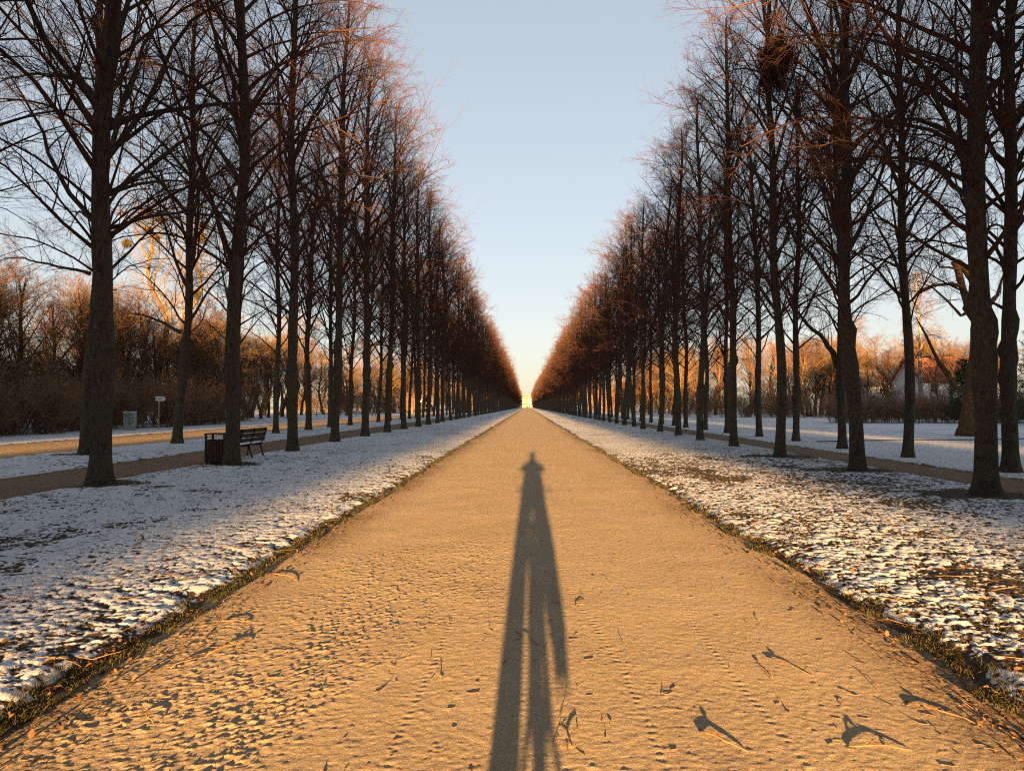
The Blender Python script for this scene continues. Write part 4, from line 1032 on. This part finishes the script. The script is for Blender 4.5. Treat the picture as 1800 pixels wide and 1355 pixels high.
for pts in ([(-0.28, 1.12), (-0.18, 0.92), (-0.08, 1.14), (0.02, 0.95)], [(0.0, 1.1), (0.1, 1.14), (0.16, 0.98), (0.06, 0.9)], [(-0.25, 0.85), (-0.1, 0.95), (-0.02, 0.84)]):
    gf.tube([(a, -0.218, b_) for a, b_ in pts], 0.022, 5)
gf.build("graffiti", M_graf, cab)
gf = BM()
for pts in ([(0.04, 0.80), (0.04, 0.42)], [(0.04, 0.80), (0.16, 0.84), (0.16, 0.42)], [(0.16, 0.82), (0.27, 0.86), (0.27, 0.48)], [(0.2, 1.12), (0.26, 0.98), (0.3, 1.12)], [(-0.2, 0.75), (-0.12, 0.62), (-0.22, 0.5)]):
    gf.tube([(a, -0.218, b_) for a, b_ in pts], 0.018, 5)
gf.build("graffiti", M_grafd, cab)

M_sign = simple("white_sign_board", (0.72, 0.73, 0.75), 0.5, 0.04, 3); M_post = simple("pale_wooden_post", (0.36, 0.27, 0.17), 0.8, 0.15, 5)
sg = empty("signpost", (-25.6, 49.0, 0)); setp(sg, "white arrow signpost pointing right at the edge of the left thicket", "signpost")
BM().tube([(0, 0, -0.05), (0, 0, 2.05)], 0.045, 10).build("post", M_post, sg)
fr = Matrix(((1, 0, 0, 0), (0, 0, -1, -0.02), (0, 1, 0, 0), (0, 0, 0, 1)))
BM().prism([(-0.22, 1.97), (0.34, 1.97), (0.49, 2.12), (0.34, 2.28), (-0.22, 2.28)], 0.035, fr).build("arrow_board", M_sign, sg)
lt = BM(); xr = -0.17
rl = random.Random(4)
while xr < 0.32:                                   # one line of dark lettering, too far off to read
    w_ = rl.uniform(0.018, 0.04); lt.box((xr + w_ / 2, -0.058, 2.125), (w_, 0.006, rl.choice((0.05, 0.07, 0.085)))); xr += w_ + 0.010
lt.build("lettering", M_grafd, sg)

m, nt, b = newmat("lamp_glow", 0.5, 0.2); b.inputs["Emission Color"].default_value = (1.0, 0.72, 0.38, 1); b.inputs["Emission Strength"].default_value = 2.0; M_glow = m
lp = empty("street_lamp", (-23.2, 155, 0)); setp(lp, "small street lamp glowing far off beyond the left road", "street lamp")
BM().tube([(0, 0, 0), (0, 0, 0.3), (0, 0, 2.45)], [0.07, 0.05, 0.035], 8).build("pole", M_iron, lp)
lan = BM().tube([(0, 0, 2.86), (0, 0, 2.98), (0, 0, 3.04)], [0.30, 0.16, 0.03], 8).tube([(0, 0, 2.42), (0, 0, 2.5)], [0.08, 0.16], 8).build("lantern_cap", M_iron, lp)
BM().tube([(0, 0, 2.5), (0, 0, 2.7), (0, 0, 2.86)], [0.17, 0.25, 0.28], 10).build("lantern", M_glow, lp)

# low lattice fence and a small pale shelter far off
fe = empty("park_fence", (-29.5, 112, 0), 0.06); setp(fe, "thin brown wooden fence far beyond the left road", "fence")
for k in range(9): BM().box((-5 + 1.25 * k, 0, 0.55), (0.09, 0.09, 1.1)).build("post", M_wood, fe)
for z_ in (0.35, 0.68, 1.0): BM().box((0, -0.06, z_), (10.2, 0.03, 0.07)).build("rail", M_wood, fe)
tn = empty("small_shelter", (32.5, 107, 0), 0.2); setp(tn, "small pale peaked shelter at the far edge of the right lawn", "shelter")
BM().prism([(-1.5, 0.0), (0.4, 1.6), (1.2, 0.0), (1.1, 0.0), (0.38, 1.45), (-1.35, 0.0)], 1.8, Matrix(((1, 0, 0, 0), (0, 0, 1, 0), (0, 1, 0, 0), (0, 0, 0, 1)))).build("cover", M_white, tn)
BM().tube([(0.38, 0.05, 0), (0.38, 0.05, 1.45)], 0.03, 6).build("pole", M_wood, tn)

# trodden line over the right lawn
xs_ = np.linspace(13, 48, 90); yc = 32.4 + 0.30 * (xs_ - 14) + 0.4 * np.sin(xs_ * 0.5)
Vt = np.concatenate([np.stack([xs_, yc - 0.28, xs_ * 0 + 0.032], -1), np.stack([xs_, yc, xs_ * 0 + 0.036], -1), np.stack([xs_, yc + 0.28, xs_ * 0 + 0.032], -1)])
nn = len(xs_); ii = np.arange(nn - 1)
qt = np.concatenate([np.stack([ii + a * nn, ii + 1 + a * nn, ii + 1 + (a + 1) * nn, ii + (a + 1) * nn], -1) for a in (0, 1)])
setp(link("lawn_footpath", np_mesh("lawn_footpath", Vt, [qt], [M_dirt], None, True, {"litter": np.full(len(Vt), 0.5)})), kind="structure")

# ------------------------------------------------------------------ grass blades, leaves and sticks
rng = np.random.default_rng(11)
def strew(n, ymin, ymax, power=1.6):
    return ymin * (ymax / ymin) ** (rng.random(n) ** power)
def ground_z(x, y): return np.where((x > edgeL(y)) & (x < edgeR(y)), path_height(x, y), 0.004)
def blades(n, x, y, z, h, w, lean, mat, name, label, cat):
    a = rng.random(n) * 6.283; l = rng.normal(0, lean, (n, 2)) * h[:, None]
    dx = np.cos(a) * w; dy = np.sin(a) * w
    b0 = np.stack([x - dx, y - dy, z], -1); b1 = np.stack([x + dx, y + dy, z], -1)
    m0 = np.stack([x - dx * 0.7 + l[:, 0] * 0.35, y - dy * 0.7 + l[:, 1] * 0.35, z + h * 0.6], -1); m1 = np.stack([x + dx * 0.7 + l[:, 0] * 0.35, y + dy * 0.7 + l[:, 1] * 0.35, z + h * 0.6], -1)
    t = np.stack([x + l[:, 0], y + l[:, 1], z + h * rng.uniform(0.75, 1.0, n)], -1)
    V = np.stack([b0, b1, m1, m0, t], 1).reshape(-1, 3); k = np.arange(n)[:, None] * 5
    o = link(name, np_mesh(name, V, [k + np.array([0, 1, 2, 3]), k + np.array([3, 2, 4])], [mat])); setp(o, label, cat, None, "stuff")
n = 34000
y = strew(n, 3.0, 40.0); side = rng.random(n) < 0.5
off = (np.abs(rng.normal(0.02, 0.095, n)) - 0.05) * (0.5 + 1.1 * vnoise(y * 1.7, y * 0 + side * 9.0, 311))
keep = vnoise(y * 4, off * 6 + side * 7.0, 312) > 0.36; y, off, side = y[keep], off[keep], side[keep]; n = len(y)
x = np.where(side, edgeL(y) - off, edgeR(y) + off)
blades(n, x, y, np.full(n, -0.025) + 0.02 * np.clip(off / 0.2, 0, 1), rng.uniform(0.010, 0.032, n) * (1 + 0.7 * (rng.random(n) < 0.1)), rng.uniform(0.0012, 0.003, n) * np.sqrt(y / 4), 0.6, M_blade, "edge_grass", "dark short grass fringing both edges of the sandy path", "grass")
n = 60000
y = strew(n, 3.6, 26.0, 1.2); side = rng.random(n) < 0.5
off = 0.1 + rng.random(n) ** 1.2 * np.minimum(6.2, y * 0.9)
x = np.where(side, edgeL(y) - off, edgeR(y) + off)
keep = vnoise(x * 3, y * 3, 301) > np.where(side, 0.48, 0.38); x, y, side = x[keep], y[keep], side[keep]; n = len(x)
blades(n, x, y, np.full(n, 0.008), rng.uniform(0.025, 0.06, n), rng.uniform(0.001, 0.0022, n) * np.sqrt(y / 4), 0.7, M_blade, "lawn_grass", "thin grass blades poking through the snow", "grass")
def leaves(n, x, y, z, size, name, label):
    a = rng.random(n) * 6.283; tilt = rng.normal(0, 0.35, (n, 2))
    c, s_ = np.cos(a), np.sin(a)
    shp = np.array([(-0.5, 0, 0), (-0.15, 0.33, 0.12), (0.3, 0.26, 0.10), (0.55, 0, 0.02), (0.3, -0.26, 0.10), (-0.15, -0.33, 0.12)])
    L_ = shp[None] * size[:, None, None] * np.array([1, 1, 1.0]) ; L_[:, :, 2] *= rng.uniform(-1.2, 1.8, (n, 1))
    X = L_[:, :, 0] * c[:, None] - L_[:, :, 1] * s_[:, None]; Y = L_[:, :, 0] * s_[:, None] + L_[:, :, 1] * c[:, None]
    Z = L_[:, :, 2] + X * tilt[:, :1] + Y * tilt[:, 1:]
    Z = Z - Z.min(1, keepdims=True)
    V = np.stack([X + x[:, None], Y + y[:, None], Z + z[:, None]], -1).reshape(-1, 3); k = np.arange(n)[:, None] * 6
    o = link(name, np_mesh(name, V, [k + np.array([0, 1, 2, 3]), k + np.array([0, 3, 4, 5])], [M_leaf], None, False)); setp(o, label, "leaves", None, "stuff")
n = 2600
y = strew(n, 3.0, 22.0, 1.1); side = rng.random(n) < 0.5
off = rng.normal(-0.08, 0.16, n); x = np.where(side, edgeL(y) - off, edgeR(y) + off)
leaves(n, x, y, ground_z(x, y), 0.010 + 0.034 * rng.random(n) ** 2, "edge_leaves", "small brown fallen leaves along both edges of the path")
n = 2400
y = strew(n, 3.8, 30.0, 1.0); side = rng.random(n) < 0.42
off = 0.1 + rng.random(n) * np.minimum(6.0, y); x = np.where(side, edgeL(y) - off, edgeR(y) + off)
leaves(n, x, y, np.full(n, 0.022), 0.016 + 0.045 * rng.random(n) ** 2, "lawn_leaves", "brown fallen leaves lying on the snowy lawns")
# bits of twig on the gravel
def twig_bits(n, x, y, z, ln, r, name, label):
    a = rng.random(n) * 6.283
    d = np.stack([np.cos(a), np.sin(a), rng.uniform(-0.02, 0.07, n)], -1)
    P = grow(rng, np.stack([x, y, z + r], -1), unit(d), ln, 3, 0.22, [0, 0, 0]); P[:, :, 2] = np.maximum(P[:, :, 2], (z + r)[:, None])
    Rr = taper(r, r * 0.5, 3); V, q = sweep(P, Rr, 4)
    o = link(name, np_mesh(name, V, [q], [M_stick])); setp(o, label, "twigs", None, "stuff")
n = 420
y = strew(n, 2.6, 16.0, 1.1); x = rng.uniform(-2.4, 2.5, n)
twig_bits(n, x, y, path_height(x, y), rng.uniform(0.015, 0.08, n), rng.uniform(0.0012, 0.003, n), "path_twig_bits", "tiny twig bits strewn over the sandy path")
n = 900
y = strew(n, 4.0, 30.0, 1.0); side = rng.random(n) < 0.5; off = 0.1 + rng.random(n) * np.minimum(6.0, y); x = np.where(side, edgeL(y) - off, edgeR(y) + off)
twig_bits(n, x, y, np.full(n, 0.028), rng.uniform(0.06, 0.5, n), rng.uniform(0.0015, 0.004, n), "lawn_twig_bits", "thin fallen twigs lying on the snow")
# the larger sticks and curled leaves that stand out on the path
def on_path(px, py):
    Z = 2000.0 / (py - 714); X = (px - 926) * Z / 1250
    return Vector((X, Z, float(path_height(np.array([X]), np.array([Z]))[0])))
def fallen_twig(a, b_, lift, r, prongs, label, leaf=0):
    A, B = on_path(*a), on_path(*b_); Lg = (B - A).length; mid = (A + B) / 2
    e = empty("fallen_twig", mid); setp(e, label, "twig", "twigs lying on the sandy path")
    rr = random.Random(int(a[0])); pts = []
    for k in range(6):
        t = k / 5; q = A.lerp(B, t) - mid + Vector((rr.uniform(-1, 1) * Lg * 0.05, rr.uniform(-1, 1) * Lg * 0.05, r + lift * math.sin(math.pi * t) ** 0.8))
        pts.append(q)
    BM().tube(pts, [r, r, r * 0.9, r * 0.8, r * 0.7, r * 0.5], 6).build("stem", M_stick, e, True)
    for k in range(prongs):
        s0 = pts[1 + k % 4]; an = rr.uniform(0, 6.28); l_ = Lg * rr.uniform(0.2, 0.4)
        BM().tube([s0, s0 + Vector((math.cos(an) * l_ * 0.5, math.sin(an) * l_ * 0.5, l_ * 0.07)), s0 + Vector((math.cos(an) * l_, math.sin(an) * l_, l_ * 0.09))], [r * 0.6, r * 0.5, r * 0.3], 5).build("side_shoot", M_stick, e, True)
    for k in range(leaf):
        s0 = pts[(2 + 2 * k) % 6]; w_ = 0.029
        lb = BM(); an = rr.uniform(-0.5, 0.5)
        for j in range(1):
            o_ = [(-0.5, 0), (-0.25, 0.28), (0.15, 0.34), (0.5, 0.08), (0.2, -0.2), (-0.2, -0.22)]
            lb.prism([(u * w_, v * w_ + 0.012) for u, v in o_], 0.0012, Matrix.Translation(s0) @ Matrix.Rotation(an, 4, 'Z') @ Matrix.Rotation(R(30), 4, 'X'))
        lb.build("leaf", M_leaf, e)
    return e
fallen_twig((1345, 1142), (1418, 1172), 0.009, 0.0035, 0, "short twig with a raised curled leaf in the right middle of the path", 1)
fallen_twig((1222, 1270), (1300, 1306), 0.010, 0.005, 0, "straight pale stick lying right of the shadow near the bottom edge", 1)
fallen_twig((1482, 1290), (1592, 1296), 0.012, 0.004, 1, "bent twig with curled leaf and long thin stalk at bottom right", 1)
fallen_twig((1576, 1212), (1694, 1243), 0.010, 0.004, 1, "longest pale stick near the right grass edge", 1)
fallen_twig((1338, 1165), (1350, 1178), 0.010, 0.004, 0, "tiny upright chip left of the curled leaf twig", 1)
fallen_twig((1010, 1062), (1026, 1050), 0.010, 0.003, 1, "small forked twig just right of the long shadow", 0)
fallen_twig((1000, 1306), (1012, 1250), 0.014, 0.004, 1, "twig pointing away beside the shadow's right edge", 0)
fallen_twig((300, 1165), (372, 1138), 0.014, 0.005, 1, "stick by the left grass edge ending below a curved leafy twig", 1)
fallen_twig((362, 1142), (440, 1120), 0.016, 0.005, 3, "large curved forked twig near the left grass edge", 2)
fallen_twig((385, 1085), (440, 1086), 0.012, 0.004, 1, "dark twig above the large curved one on the left", 1)
fallen_twig((478, 1000), (520, 1014), 0.014, 0.005, 0, "dark curled piece of bark at the left grass edge", 2)
fallen_twig((252, 1240), (268, 1262), 0.012, 0.004, 1, "small hooked twig at the lower left of the path", 1)
fallen_twig((1500, 1160), (1530, 1192), 0.008, 0.0025, 1, "thin dark twig midway between path centre and right edge", 0)
fallen_twig((905, 1106), (940, 1125), 0.010, 0.003, 0, "little twig lying inside the long shadow", 0)
br = empty("fallen_branch", (-8.6, 23.6, 0)); setp(br, "forked dead branch lying on the snow beyond the park bench", "branch")
BM().tube([(-1.8, 0.3, 0.03), (-1.2, 0.2, 0.12), (-0.7, 0.3, 0.42), (-0.3, 0.2, 0.48), (0.05, 0.1, 0.36)], [0.035, 0.03, 0.026, 0.018, 0.008], 6).build("stem", M_bark, br, True)
BM().tube([(-0.7, 0.3, 0.42), (-0.35, 0.35, 0.7), (-0.2, 0.3, 0.85)], [0.016, 0.012, 0.005], 5).build("side_shoot", M_bark, br, True)
BM().tube([(-1.2, 0.2, 0.12), (-0.9, 0.1, 0.3), (-0.85, 0.05, 0.42)], [0.014, 0.01, 0.004], 5).build("side_shoot", M_bark, br, True)
br.location.x = -10.4 + 1.2; br.location.y = 24.8
